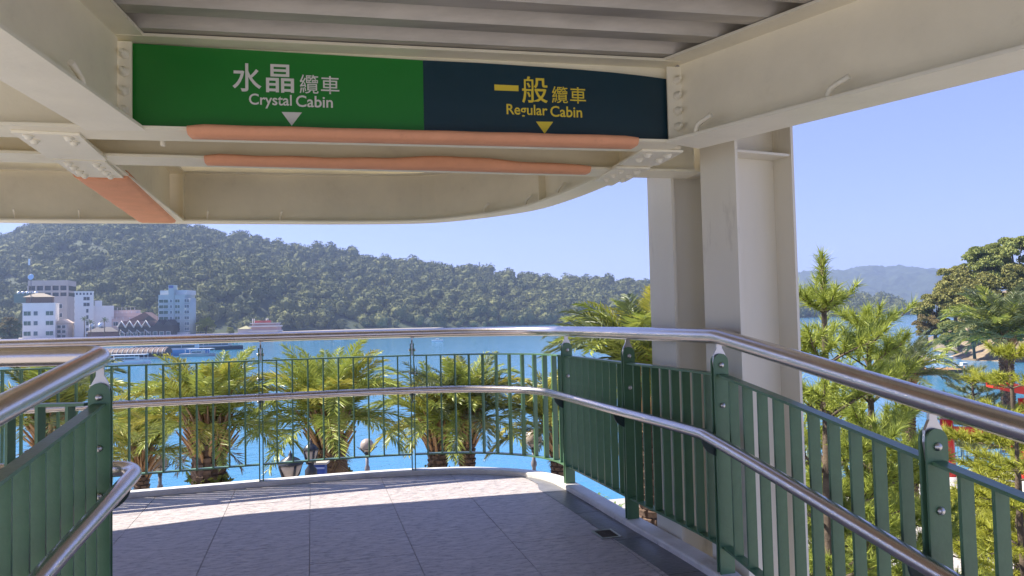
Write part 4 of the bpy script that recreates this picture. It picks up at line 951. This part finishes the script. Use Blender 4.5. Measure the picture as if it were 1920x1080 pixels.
# tan block behind
b, s = bld('apartment_block', 'tan concrete block with open dark galleries behind the white hotel', 52, 478, 14)
h = zpx(52, 526, 478); tan = wallm('tan', (0.42, 0.39, 0.37), 0.15); w = 66 * s
MB().bb((0, 0, -1), (w, 18, zpx(52, 560, 478))).build('wall', tan, b)
for (ya, yb, nm, mt, dy) in ((560, 556, 'floor_slab', tan, 0), (556, 549, 'gallery', glass_d, 1.5), (549, 545, 'floor_slab', tan, 0), (545, 536, 'gallery', glass_d, 1.5), (536, 526, 'parapet', tan, 0)):
    MB().bb((0, dy, zpx(52, ya, 478)), (w, 18, zpx(52, yb, 478))).build(nm, mt, b)
for q in range(6): MB().bb((q * w / 5 - 0.4, 0.1, zpx(52, 556, 478)), (q * w / 5 + 0.4, 1.4, zpx(52, 536, 478))).build('pier', tan, b)
for q in range(4):
    for y in (575, 592, 610): win(b, (q + 0.7) * w / 4.6, zpx(52, y, 478), 3.2, 2.6, 'front', glass_d)
# white tower
b, s = bld('tower_block', 'slim white tower block with rows of small dark windows', 140, 445, 30)
wtw = wallm('white2', (0.76, 0.74, 0.71)); h = zpx(140, 548, 445); w, dd = 31 * s, 30 * s
MB().bb((0, 0, -1), (w, dd, h)).build('wall', wtw, b); MB().bb((-0.2, -0.2, h), (w + .2, dd + .2, h + 0.6)).build('parapet', wtw, b)
for k, y in enumerate((560, 571, 583, 595, 607, 619, 630)):
    z = zpx(140, y, 445); win(b, 17 * s, z, 1.4, 2.0, 'side', glass_d); win(b, 7 * s, z, 1.0, 1.2, 'side', glass_d)
    if k < 2: win(b, 0.62 * w, z, 3.2, 2.0, 'front', glass_d)
    else: win(b, 0.66 * w, z, 1.2, 2.2, 'front', glass_d)
for q in range(5): win(b, (q + .6) * w / 5.4, zpx(140, 551, 445), 0.9, 1.3, 'front', glass_d)
MB().bb((w + 0.01, 2, -1), (w + 34 * s, dd, zpx(165, 573, 445))).build('side_wing', wtw, b)
MB().bb((w + 0.5, 4, zpx(165, 573, 445)), (w + 4.5, 9, zpx(165, 563, 445))).build('stair_head', wtw, b)
# little house between
b, s = bld('small_house', 'small pinkish house squeezed between white hotel and tower', 104, 440, 8)
h = zpx(104, 606, 440); pk = wallm('pink', (0.50, 0.42, 0.38)); w = 21 * s
MB().bb((0, 0, -1), (w, 8, h)).build('wall', pk, b); MB().add([(-.5, -.5, h), (w + .5, -.5, h), (w + .5, 8.5, h), (-.5, 8.5, h), (w / 2, -.5, h + 2.4), (w / 2, 8.5, h + 2.4)], [(0, 1, 4), (1, 2, 5, 4), (2, 3, 5), (3, 0, 4, 5), (3, 2, 1, 0)]).build('roof', mat('tile_pale', (0.55, 0.45, 0.38), 0.8), b)
for y in (613, 622, 631):
    for q in (0.3, 0.7): win(b, w * q, zpx(104, y, 440), 2.0, 1.7, 'front', glass_d)
# long pinkish market building with terraces
b, s = bld('terrace_building', 'long pink beige building with stepped terraces behind the dark timber hall', 180, 455, 10)
pk2 = wallm('rose', (0.62, 0.47, 0.41)); w = 96 * s; h = zpx(180, 598, 455)
MB().bb((0, 0, -1), (w, 16, h)).build('wall', pk2, b); MB().bb((0, 3, h), (w * .72, 16, zpx(180, 588, 455))).build('upper_terrace', pk2, b); MB().bb((2, 6, zpx(180, 588, 455)), (w * .66, 16, zpx(180, 582, 455))).build('roof_terrace', wallm('rose2', (0.68, 0.55, 0.50)), b)
for lv, (y, ww) in enumerate(((600, 1.0), (588.5, .72), (582, .66))):
    z = zpx(180, y, 455)
    for q in range(9): MB().bb((q * w * ww / 8.2, lv * 3 - 0.1, z), (q * w * ww / 8.2 + .18, lv * 3 + 0.1, z + 1.5)).build('rail_post', frame_w, b)
    MB().bb((0, lv * 3 - 0.08, z + 1.5), (w * ww, lv * 3 + 0.08, z + 1.65)).build('rail', mat('rail_brown', (0.3, 0.2, 0.16), 0.6), b)
for q in range(7): win(b, (q + .5) * w / 7, zpx(180, 608, 455), 2.6, 2.2, 'front', glass_d)
# gabled house with slanting roof
b, s = bld('gabled_house', 'house with dark red slanting roofs behind the timber hall', 232, 440, 12)
w = 62 * s; h1 = zpx(232, 607, 440); drf = mat('dark_red_roof', (0.20, 0.12, 0.10), 0.8, var=0.25)
MB().bb((0, 0, -1), (w, 14, h1)).build('wall', wallm('beige', (0.52, 0.43, 0.38)), b)
zt = zpx(270, 585, 440)
MB().add([(-1, -1, h1), (w + 1, -1, h1), (w + 1, 15, h1), (-1, 15, h1), (w * .60, -1, zt), (w * .60, 15, zt)], [(0, 1, 4), (1, 2, 5, 4), (2, 3, 5), (3, 0, 4, 5), (3, 2, 1, 0)]).build('roof', drf, b)
MB().add([(w * .45, -2.5, h1), (w * 1.02, -2.5, h1), (w * 1.02, -1.1, h1), (w * .45, -1.1, h1), (w * .74, -2.5, h1 + 4.5), (w * .74, -1.1, h1 + 4.5)], [(0, 1, 4), (1, 2, 5, 4), (2, 3, 5), (3, 0, 4, 5), (3, 2, 1, 0)]).build('gable', mat('dark_timber', (0.05, 0.045, 0.05), 0.7), b)
# dark timber hall with the zigzag eaves
b, s = bld('timber_hall', 'dark timber waterfront hall with four white edged gables', 222, 412, 6)
w = 99 * s; hw_ = zpx(222, 612, 412); dt = mat('dark_timber', (0.05, 0.045, 0.05), 0.7); we = mat('white_trim', (0.62, 0.60, 0.60), 0.6)
MB().bb((0, 0, -1), (w, 14, hw_)).build('wall', dt, b); 
for q in range(4):
    x0 = q * 14.5 * s; x1 = x0 + 14.5 * s; zlo, zhi = zpx(222, 613, 412), zpx(222, 602.5, 412)
    g_ = MB().add([(x0, -1.2, zlo), (x1, -1.2, zlo), (x1 - 2.2, -1.2, zhi), (x0, 14, zlo), (x1, 14, zlo), (x1 - 2.2, 14, zhi)], [(0, 1, 2), (5, 4, 3), (0, 2, 5, 3), (1, 4, 5, 2), (0, 3, 4, 1)]).build('gable', drf, b)
    MB().tube([(x0, -1.35, zlo - .2), (x1 - 2.2, -1.35, zhi), (x1 + 0.2, -1.35, zlo - 0.6)], 0.42, 4).build('barge_board', we, g_)
    MB().tube([(x0 + 1, -0.6, zlo - 4.2), (x1 - 3, -0.6, zlo - 1.8), (x1 - .5, -0.6, zlo - 4.0)], 0.34, 4).build('barge_board', we, g_)
for q in range(2):
    x0 = (66 + q * 17) * s; zlo, zhi = zpx(222, 612, 412), zpx(222, 601, 412)
    MB().add([(x0, -1.5, zlo), (x0 + 4.6, -1.5, zlo), (x0 + 2.3, -1.5, zhi), (x0, 13.9, zlo), (x0 + 4.6, 13.9, zlo), (x0 + 2.3, 13.9, zhi)], [(0, 1, 2), (5, 4, 3), (0, 2, 5, 3), (1, 4, 5, 2), (0, 3, 4, 1)]).build('gable', dt, b)
for q in range(8): win(b, (q + .6) * w / 8.4, zpx(222, 628, 412), 2.0, 2.4, 'front', glass_b)
MB().bb((-17 * s * 3.3, 1, -1), (-0.05, 10, zpx(200, 622, 412))).build('low_wing', mat('maroon_wall', (0.13, 0.07, 0.065), 0.8), b)
MB().add([(-60 * s, .2, zpx(200, 622, 412)), (-.1, .2, zpx(200, 622, 412)), (-.1, 11, zpx(200, 622, 412)), (-60 * s, 11, zpx(200, 622, 412)), (-44 * s, 5, zpx(200, 613, 412)), (-20 * s, 5, zpx(200, 613, 412))], [(0, 1, 5, 4), (1, 2, 5), (2, 3, 4, 5), (3, 0, 4), (3, 2, 1, 0)]).build('wing_roof', mat('slate_dark', (0.07, 0.06, 0.065), 0.7), b)
for q in range(2): MB().lathe([(1.4, 0), (1.5, 2.6), (0.7, 3.3)], 10, (-12 - q * 4.5, 6, zpx(200, 616, 412))).build('water_tank', mat('tank_steel', (0.6, 0.62, 0.64)), b)
# grey green hotel tower
b, s = bld('hotel_tower', 'grey green hotel tower with a stair shaft sign above its roof', 297, 425, 0)
gg_ = wallm('greygreen', (0.42, 0.47, 0.46), 0.12); w = 60 * s; h = zpx(297, 553, 425); dd = 14
MB().bb((0, 0, -1), (w * .82, dd, h)).build('wall', gg_, b); MB().lathe([(w * .25, -1), (w * .25, h - 2.2)], 20, (w * .80, w * .25, 0)).build('round_bay', gg_, b)
MB().bb((0, 2, h), (w * .85, dd, h + 2.6)).build('penthouse', wallm('pent', (0.55, 0.55, 0.56)), b)
sh = MB().bb((w * .33, -0.6, -1), (w * .50, 4, zpx(297, 535, 425))).build('shaft', gg_, b)
MB().bb((w * .345, -0.7, zpx(297, 541, 425)), (w * .485, -0.61, zpx(297, 536, 425))).build('sign_face', mat('sign_blue', (0.10, 0.12, 0.30), 0.5), sh)
for y in (565, 575.5, 586, 597, 608, 618):
    z = zpx(297, y, 425); win(b, w * .165, z, 17 * s, 6 * s, 'front', glass_g); win(b, w * .415, z, 3.4 * s, 5.4 * s, 'front', glass_b, y=-0.6); win(b, w * .60, z, 9 * s, 5.6 * s, 'front', glass_g)
    a = -math.pi / 2 + 0.35; q = win(b, w * .80 + math.cos(a) * w * .25, z, 8 * s, 5.6 * s, 'front', glass_b, y=w * .25 + math.sin(a) * w * .25 - 0.2); q.rotation_euler = (0, 0, 0.35)
MB().bb((w * .50, -4, -1), (w * 1.0, -0.05, zpx(297, 624, 425))).build('porch', wallm('porch', (0.60, 0.60, 0.62)), b)
# red and white waterside restaurant
b, s = bld('restaurant_building', 'white waterside restaurant with red roof signs under the hill', 446, 486, 4)
w = 75 * s; wh3 = wallm('white3', (0.70, 0.67, 0.66))
MB().bb((0, 0, -2), (w * .34, 12, zpx(446, 617, 486))).build('annex_wall', wallm('annex', (0.56, 0.52, 0.56)), b)
for (ya, yb, xa, xb, dy) in ((630, 623, .30, .98, 0), (623, 620.5, .27, 1.0, -1), (620.5, 614, .32, .96, .6), (614, 611.5, .28, .99, -.8), (611.5, 608, .34, .92, .8), (608, 606.5, .30, .95, -.6)):
    MB().bb((w * xa, dy, zpx(446, ya, 486) - (2 if ya == 630 else 0)), (w * xb, 12, zpx(446, yb, 486))).build('storey', wh3 if dy <= 0 else wallm('rose3', (0.55, 0.36, 0.34)), b)
rs = MB().bb((w * .40, 1.0, zpx(446, 606.5, 486)), (w * .80, 2.0, zpx(446, 602, 486))).build('roof_sign', mat('sign_red', (0.45, 0.07, 0.06), 0.6, var=0.4, vscale=0.6), b)
for q in (0.32, 0.36, 0.66, 0.70): MB().tube([(w * q, 4, zpx(446, 607, 486)), (w * q, 4, zpx(446, 598, 486))], 0.22, 6).build('flue', wh3, b)
MB().add([(0, -1, zpx(446, 617, 486)), (w * .3, -1, zpx(446, 617, 486)), (w * .3, 12, zpx(446, 617, 486)), (0, 12, zpx(446, 617, 486)), (w * .15, 5, zpx(446, 611, 486))], [(0, 1, 4), (1, 2, 4), (2, 3, 4), (3, 0, 4), (3, 2, 1, 0)]).build('roof', mat('olive_roof', (0.30, 0.29, 0.16), 0.8), b)
# house on the ridge
hp = py(880, 497, 1035); b = thing('ridge_house', 'tiny pale house on the ridge of the hill', 'house', (hp.x, hp.y, hp.z - 9))
MB().bb((-9, 0, 0), (9, 8, 8)).build('wall', wallm('pale', (0.6, 0.6, 0.62)), b); MB().bb((-11, -1, 8), (11, 9, 9.4)).build('roof', wallm('paleroof', (0.68, 0.68, 0.70)), b); MB().bb((13, 2, 0), (15, 4, 13)).build('tower', wallm('pale2', (0.72, 0.72, 0.72)), b)

# ================================================================== BOATS
white_b = mat('boat_white', (0.74, 0.73, 0.72), 0.4); hullg = mat('boat_grey', (0.40, 0.38, 0.38), 0.5); rust = mat('barrel_roof', (0.15, 0.10, 0.085), 0.6, var=0.3); blue_b = mat('boat_blue', (0.16, 0.30, 0.50), 0.5)
def hull(m, L, w, h, z0=-0.3):
    n = 9; V = []
    for i in range(n):
        t = i / (n - 1); x = (t - .5) * L; ww = w / 2 * (1 - max(0, (t - .7) / .3) ** 2 * .9); V += [(x, -ww * .8, z0), (x, ww * .8, z0), (x, ww, h * (1 + .3 * max(0, t - .6))), (x, -ww, h * (1 + .3 * max(0, t - .6)))]
    F = [(i * 4 + k, i * 4 + (k + 1) % 4, (i + 1) * 4 + (k + 1) % 4, (i + 1) * 4 + k) for i in range(n - 1) for k in range(4)] + [(0, 1, 2, 3), (n * 4 - 1, n * 4 - 2, n * 4 - 3, n * 4 - 4)]
    return m.add(V, F)
def boat(label, px_, y, L, w, h, rz, mt, roof=None, name='moored_boat', group='boats on the lake', cabin=0.45):
    P = pz(px_, y, ZW); e = thing(name, label, 'boat', (P.x, P.y, ZW), rz, group)
    hull(MB(), L, w, h).build('hull', mt, e)
    if cabin: c = MB().bb((-L * cabin / 2, -w * .36, h), (L * cabin / 2, w * .36, h + h * 1.1)).build('cabin', white_b, e); MB().bb((-L * cabin / 2 + .1, -w * .37, h + h * .35), (L * cabin / 2 - .1, w * .37, h + h * .8)).build('window_band', glass_b, c)
    if roof: 
        c = MB().bb((-L * .34, -w * .45, h * 2.6), (L * .42, w * .45, h * 2.6 + .14)).build('roof', roof, e)
        for sx in (-.32, 0.0, .2, .4):
            for sy in (-.42, .42): MB().tube([(L * sx, w * sy, h), (L * sx, w * sy, h * 2.6)], .05, 6).build('roof_post', white_b, e)
    return e
boat('long white tour boat with a flat white roof beside the barge', 238, 683, 9.6, 2.6, 0.75, R_(6), white_b, white_b, 'tour_boat')
P = pz(222, 676, ZW); e = thing('house_barge', 'barge with a ribbed dark barrel roof behind the white tour boat', 'barge', (P.x, P.y + 6, ZW), R_(5))
L_, r_ = 17.5, 2.6; MB().bb((-L_ / 2, -3, -.4), (L_ / 2, 3, .5)).build('pontoon', hullg, e); MB().bb((-L_ / 2 + .3, -2.3, .5), (L_ / 2 - .3, 2.3, 1.2)).build('wall', mat('dark_timber', (0.05, 0.045, 0.05)), e)
m = MB(); n = 12; V = [(sx * L_ / 2, math.cos(math.pi * k / n) * r_, 1.2 + math.sin(math.pi * k / n) * 1.5) for sx in (-1, 1) for k in range(n + 1)]; m.add(V, [(k, k + 1, n + 2 + k, n + 1 + k) for k in range(n)] + [tuple(range(n, -1, -1)), tuple(range(n + 1, 2 * n + 2))]); rr_ = m.build('roof', rust, e)
for q in range(15):
    x = -L_ / 2 + (q + .5) * L_ / 15; MB().tube([(x, math.cos(math.pi * k / 10) * (r_ + .03), 1.2 + math.sin(math.pi * k / 10) * 1.53) for k in range(11)], .10, 5).build('roof_rib', mat('rib_light', (0.50, 0.46, 0.44), 0.6), rr_)
boat('large pale blue and white ferry behind the barge', 312, 667, 22, 5, 1.5, R_(8), blue_b, white_b, 'ferry', cabin=.7)
boat('dark barge at the pontoon left of the big palm', 395, 656, 20, 4.5, 1.1, R_(4), mat('boat_dark', (0.07, 0.075, 0.09), 0.5), hullg, 'barge', cabin=.6)
boat('grey work boat with a white cover near the dark barge', 372, 668, 9, 2.6, .7, R_(-6), hullg, white_b, 'work_boat', cabin=.3)
boat('tiny white speedboat alone in mid lake', 820, 640, 4.2, 1.6, .5, R_(5), white_b, None, 'speedboat', cabin=.3)
cols = [white_b, blue_b, mat('boat_orange', (0.50, 0.20, 0.09), 0.5), white_b, hullg, mat('boat_teal', (0.14, 0.32, 0.30), 0.5)]
nmz = ['white', 'blue', 'orange', 'pale', 'grey', 'teal']; pos_ = ['leftmost', 'second from the left', 'third from the left', 'fourth from the left', 'fifth from the left', 'sixth from the left', 'fourth from the right', 'third from the right', 'second from the right', 'rightmost']
for q in range(10): boat(f'small {nmz[q % 6]} boat, {pos_[q]} in the moored row under the handrail', 462 + q * 19, 639.5 - q * 0.55, 6.0, 2.0, 0.8, R_(rnd.uniform(-8, 8)), cols[q % 6], white_b if q % 3 == 0 else None, group='row of small boats moored under the hill', cabin=.4)
# floating breakwater right of the moored row
P = pz(600, 633, ZW); e = thing('floating_pontoon', 'long thin dark pontoon right of the moored boats', 'pontoon', (P.x, P.y, ZW)); 
for q in range(12): MB().bb((q * 3.0 - 16, -1, -.3), (q * 3.0 - 13.2, 1, .5)).build('float', mat('boat_dark', (0.07, 0.075, 0.09)), e)

# ================================================================== WOODEN DOCK AT THE RIGHT
P = pz(1752, 694, ZW + .6); e = thing('wooden_dock', 'long wooden floating dock with a thatched hut in the cove', 'dock', (P.x, P.y, ZW), R_(3)); plank = mat('dock_wood', (0.42, 0.25, 0.12), 0.8, col2=(0.28, 0.17, 0.09), vscale=1.5)
MB().bb((-5.2, -0.1, .15), (4.2, 2.9, .55)).build('frame', mat('dock_dark', (0.10, 0.07, 0.05), 0.8), e)
for q in range(32): MB().bb((-5.2 + q * .295, -.25, .55), (-5.2 + q * .295 + .27, 3.0, .62)).build('plank', plank, e)
for sx in (-4, -1.2, 1.5, 3.6): MB().tube([(sx, -.2, -1.5), (sx, -.2, 1.0)], .09, 7).build('pile', plank, e)
hut = MB().bb((-5.0, 1.2, .62), (-0.4, 2.8, 1.7)).build('hut_wall', mat('hut_mat', (0.30, 0.22, 0.17), 0.9), e)
MB().add([(-5.6, .5, 1.7), (.2, .5, 1.7), (.2, 3.4, 1.7), (-5.6, 3.4, 1.7), (-4.6, 1.9, 2.9), (-.8, 1.9, 2.9)], [(0, 1, 5, 4), (1, 2, 5), (2, 3, 4, 5), (3, 0, 4), (3, 2, 1, 0)]).build('hut_roof', mat('thatch', (0.46, 0.36, 0.30), 0.9, var=.25), hut)
boat('small white motorboat tied beyond the wooden dock', 1770, 674, 3.2, 1.3, .4, R_(10), white_b, None, 'motorboat', cabin=.3)
boat('small grey boat at the right end of the wooden dock', 1808, 690, 2.4, 1.1, .35, R_(-10), hullg, None, 'rowing_boat', cabin=.3)
for q, (x, y, sz) in enumerate(((1742, 652, 2.2), (1765, 661, 1.6), (1790, 664, 1.8), (1815, 667, 1.4))):
    P = pz(x, y, ZW); g = np.random.default_rng(q + 90); v = ICO_V * (1 + g.normal(0, .12, (len(ICO_V), 1))) * np.array([1.5, 1, .8]) * sz; me = mesh_np('boulder', v, ICO_F); me.materials.append(mat('rock', (0.33, 0.28, 0.23), 0.9, var=.4, vscale=1.2)); o = link(bpy.data.objects.new('boulder', me)); o.location = (P.x + 2, P.y + 2, ZW + .3); tag(o, ['boulder at the water under the leaning brown tree', 'second boulder along the rocky shore', 'third boulder along the rocky shore', 'rightmost boulder along the rocky shore'][q], 'rock', 'boulders on the rocky shore')

# ================================================================== TREES IN THE TOWN
broadleaf('lone yellow green tree right of the grey green hotel tower', 386, 610, 430, 18, 2, 4, ZL, .9, 1.0)
broadleaf('pale dry tree in front of the white hotel', 18, 622, 330, 22, 0, 2, ZL - 1.2, 1.2, 2.0)
broadleaf('small shrubby tree between restaurant and hotel tower', 432, 622, 470, 9, 1, 1, ZL, .9, .4)
for q, (x, y) in enumerate(((158, 600), (170, 606), (196, 602))):
    P = py(x, y, 405); e = thing('fan_palm', ['tallest slim town palm before the white tower', 'shorter town palm just right of the tallest one', 'town palm in front of the pink terraces'][q], 'palm tree', (P.x, P.y, ZL), q, 'slim palms in the town'); H = P.z - ZL
    MB().tube([(0, 0, 0), (.1, 0, H / 2), (0, 0, H)], [.3, .22, .2], 7).build('trunk', trunk_m, e); cr = MB().tube([(0, 0, H - .3), (0, 0, H + .3)], .35, 6).build('crown', boot_m, e)
    for k in range(16): inst(FR['g'][('up', 'mid', 'low')[k % 3]][k % 2], 'frond', cr, (0, 0, H), (0, .1, k * 2.4), (1.3,) * 3)

# ================================================================== LAMPS
black = mat('lamp_black', (0.025, 0.028, 0.032), 0.4); globe_m = mat('lamp_globe', (0.36, 0.30, 0.25), 0.35, spec=0.5); postg = mat('lamp_post', (0.20, 0.19, 0.20), 0.5)
def globe_lamp(label, px_, ygl, D, r=0.22):
    P = py(px_, ygl, D); e = thing('globe_lamp', label, 'street lamp', (P.x, P.y, ZG), 0, 'globe lamps along the lakefront'); H = P.z - ZG
    MB().lathe([(.16, 0), (.16, .25), (.08, .4), (.055, 1.2), (.05, H - .75), (.075, H - .7), (.075, H - .62), (.045, H - .55), (.045, H - r - .12)], 12).build('post', postg, e)
    c = MB(); c.tube([(0, 0, H - r - .12), (0, 0, H - r + .02)], .06, 8)
    for k in range(6):
        a = k * math.pi / 3; c.tube([(math.cos(a) * .05, math.sin(a) * .05, H - r - .06), (math.cos(a) * r * .8, math.sin(a) * r * .8, H - r * .75), (math.cos(a) * (r + .03), math.sin(a) * (r + .03), H - .08), (math.cos(a) * (r + .10), math.sin(a) * (r + .10), H - 0.03)], .012, 5)
    c.tube([(math.cos(q) * (r + .03), math.sin(q) * (r + .03), H - .08) for q in np.linspace(0, 2 * math.pi, 20)], .012, 5); c.build('cage', black, e)
    MB().lathe([(r * math.cos(t), H + r * math.sin(t)) for t in np.linspace(-1.45, 1.5, 12)], 16).build('globe', globe_m, e); return e
globe_lamp('globe lamp post between the small slim palm and the big brown palm', 300, 868, 20.0, .22)
globe_lamp('globe lamp post right of the ivy covered big palm', 688, 835, 21.0, .19)
globe_lamp('globe lamp post standing alone near the railing corner', 1000, 822, 19.5, .235)
def lantern(label, px_, ytop, ybot, D, wpx):
    P = py(px_, ybot, D); T = py(px_, ytop, D); h = T.z - P.z; w = wpx * D / FPX; e = thing('lantern_lamp', label, 'street lamp', (P.x, P.y, ZG), 0.3, 'black lantern lamps'); z0 = P.z - ZG
    MB().lathe([(.15, 0), (.15, .3), (.06, .45), (.045, z0 - .25), (.09, z0 - .2), (.09, z0 - .12), (.04, z0 - .05), (.05, z0)], 10).build('post', black, e)
    MB().lathe([(.06, z0), (w * .30, z0 + h * .12), (w * .46, z0 + h * .42), (w * .46, z0 + h * .52)], 14).build('glass_bowl', globe_m, e)
    c = MB()
    for k in range(4):
        a = k * math.pi / 2 + .4; c.tube([(math.cos(a) * .06, math.sin(a) * .06, z0 - .02), (math.cos(a) * w * .36, math.sin(a) * w * .36, z0 + h * .12), (math.cos(a) * w * .5, math.sin(a) * w * .5, z0 + h * .5)], .018, 6)
    c.build('bracket_arms', black, e)
    MB().lathe([(w * .52, z0 + h * .50), (w * .54, z0 + h * .54), (w * .34, z0 + h * .70), (w * .10, z0 + h * .80), (w * .09, z0 + h * .88), (w * .04, z0 + h * .92), (w * .03, z0 + h)], 14).build('hood', black, e); return e
lantern('large black lantern lamp low behind the far kerb', 545, 845, 897, 10.5, 44)
lantern('smaller black lantern lamp left of the blue box', 583, 822, 866, 11.2, 27)
lantern('pale hooded lamp half hidden in the pines at the right', 1606, 780, 806, 17.0, 22)
P = py(598, 905, 11.6); e = thing('blue_box', 'dark blue notice box beside the black lantern lamp', 'sign box', (P.x, P.y, ZG)); zt = py(598, 869, 11.6).z - ZG; zb = py(598, 897, 11.6).z - ZG
MB().bb((-.12, -.07, zb), (.11, .07, zt)).build('cabinet', mat('box_blue', (0.02, 0.06, 0.30), 0.45), e); MB().bb((-.16, -.10, zt), (.15, .10, zt + .03)).build('lid', mat('box_lid', (0.45, 0.42, 0.36), 0.6), e); MB().tube([(0, 0, 0), (0, 0, zb)], .04, 8).build('post', black, e)
m = MB().bb((-.12, -.086, zb + .16), (.11, -.081, zb + .19)).build('label_strip', mat('box_text', (0.3, 0.36, 0.6), .5), e)

# ================================================================== RED GATES
redp = mat('gate_red', (0.62, 0.025, 0.02), 0.45, var=.15, vscale=1.5)
def gate(label, pxp, ytop, ybase, D, W_, rz, tie, group='red timber gates'):
    P = py(pxp, ybase, D); T = py(pxp, ytop, D); e = thing('red_gate', label, 'gate', (P.x, P.y, ZG), rz, group); H = T.z - ZG; zb = max(.3, P.z - ZG)
    for k in (0, 1):
        x = k * W_; MB().lathe([(.34, 0), (.34, .15), (.30, .2), (.28, zb)], 8, (x, 0, 0)).build('plinth', mat('plinth_stone', (0.56, 0.54, 0.52), .8), e)
        MB().lathe([(.235, zb), (.235, zb + .3), (.215, zb + .31), (.19, H - .55), (.23, H - .54), (.23, H - .30), (.19, H - .29), (.185, H)], 8, (x, 0, 0)).build('pillar', redp, e)
    MB().bb((-.42, -.10, H - .95 + tie), (W_ + .42, .10, H - .67 + tie)).build('tie_beam', redp, e)
    m = MB(); n = 12
    for i in range(n + 1):
        t = i / n; x = -.85 + (W_ + 1.7) * t; c = .30 * abs(2 * t - 1) ** 2.6
        m.v += [(x, -.22, H + c), (x, .22, H + c), (x, .28, H + .24 + c), (x, -.28, H + .24 + c)]
    for i in range(n):
        for k in range(4): m.f.append((i * 4 + k, i * 4 + (k + 1) % 4, (i + 1) * 4 + (k + 1) % 4, (i + 1) * 4 + k)); m.sm.append(False)
    m.f += [(0, 1, 2, 3), (n * 4 + 3, n * 4 + 2, n * 4 + 1, n * 4)]; m.sm += [False, False]; m.build('top_beam', redp, e); return e
gate('red gate whose left pillar stands behind the last railing post', 1779, 786, 892, 23.5, 3.2, R_(-26), .45)
gate('second red gate, its beam tip reaching in from the right edge', 1930, 747, 900, 20.0, 3.6, R_(-12), -.35)

# ================================================================== QUAY FENCE, SHRUBS
P0, P1 = pz(1560, 868, ZG), pz(1725, 864, ZG); e = thing('quay_fence', 'pale blue green quay fence behind the pines', 'fence', (P0.x, P0.y, ZG)); dv = (P1 - P0); dv.z = 0; Lf = dv.length; dv.normalize(); fm = mat('fence_teal', (0.30, 0.42, 0.42), .5)
af = math.atan2(dv.y, dv.x); e.rotation_euler = (0, 0, af)
for z in (.12, 1.02): MB().bb((-1, -.025, z), (Lf + 6, .025, z + .05)).build('rail', fm, e)
bmf = MB().bb((-.012, -.012, .17), (.012, .012, 1.02)).mesh('bar'); bmf.materials.append(fm); pmf = MB().bb((-.04, -.04, 0), (.04, .04, 1.15)).mesh('post'); pmf.materials.append(fm)
for q in range(int((Lf + 6) / .13)): inst(bmf, 'bar', e, (-.9 + q * .13, 0, 0))
for q in range(int((Lf + 6) / 1.6) + 1): inst(pmf, 'post', e, (-1 + q * 1.6, 0, 0))
blade = mat('lily_leaf', (0.16, 0.24, 0.04), .45, col2=(.07, .13, .03), vscale=3, island=.5, translucent=.2)
def clump(label, px_, y, D, s, n=46, seed=0, mt=None, name='leafy_plant'):
    P = pz(px_, y, ZG + .3); g = np.random.default_rng(seed); V, F = [], []
    e = thing(name, label, 'plant', (P.x, P.y, ZG), 0, 'low plants on the promenade')
    for k in range(n):
        a = g.uniform(0, 6.28); L = s * g.uniform(.6, 1.1); el = g.uniform(.5, 1.4); d = np.array([math.cos(a), math.sin(a), 0]); lat = np.array([-d[1], d[0], 0]) * s * .05; p = d * .05 * s; pr = []
        for i in range(5): t = i / 4; q = p + d * math.cos(el) * L * t + np.array([0, 0, math.sin(el) * L * t - .55 * L * t * t]); w = lat * (1 - t) * (1 + 1.4 * t); pr.append((q - w, q + w))
        b = len(V)
        for u_, v_ in pr: V += [u_, v_]
        F += [(b + 2 * i, b + 2 * i + 1, b + 2 * i + 3, b + 2 * i + 2) for i in range(4)]
    me = mesh_np('leaves', np.array(V), F, True); me.materials.append(mt or blade); link(bpy.data.objects.new('leaves', me), e); return e
clump('glossy strap leaved plant under the corner of the railing', 1112, 934, 20, 1.1, seed=1)
clump('second strap leaved plant between the railing bars', 1150, 948, 20, .9, seed=2)
clump('yellowish leafy plant beside the column foot', 1228, 985, 18, 1.0, seed=3, mt=frond_y)
clump('green leafy plant low beside the column foot', 1205, 1000, 18, .9, seed=4)
def shrub(label, px_, y, r, k, i, seed):
    P = pz(px_, y, ZG + r * .6); e = thing('round_shrub', label, 'shrub', (P.x, P.y, ZG), seed, 'shrubs on the promenade'); m = MB()
    for c in TM[i][1][::3]: m.tube([(0, 0, 0), tuple(np.array(c) * r * .6 + np.array([0, 0, r * .7]))], [.03, .008], 5)
    m.build('stems', bark2, e); inst(crown_with(i, k), 'crown', e, (0, 0, r * .75), (0, 0, seed), (r, r, r * .8)); return e
shrub('lime shrub at the foot of the young pines', 1530, 960, 1.0, 4, 0, 1.0)
shrub('green shrub right below the lower handrail', 1590, 1040, .9, 1, 1, 2.0)
shrub('lime shrub behind the last railing post', 1800, 985, 1.0, 4, 2, 3.0)
shrub('small lime shrub on the paving right of the gate pillar', 1880, 960, .9, 4, 3, 4.0)
shrub('low green shrub on the lawn beside the paving', 1660, 930, .7, 1, 0, 5.0)
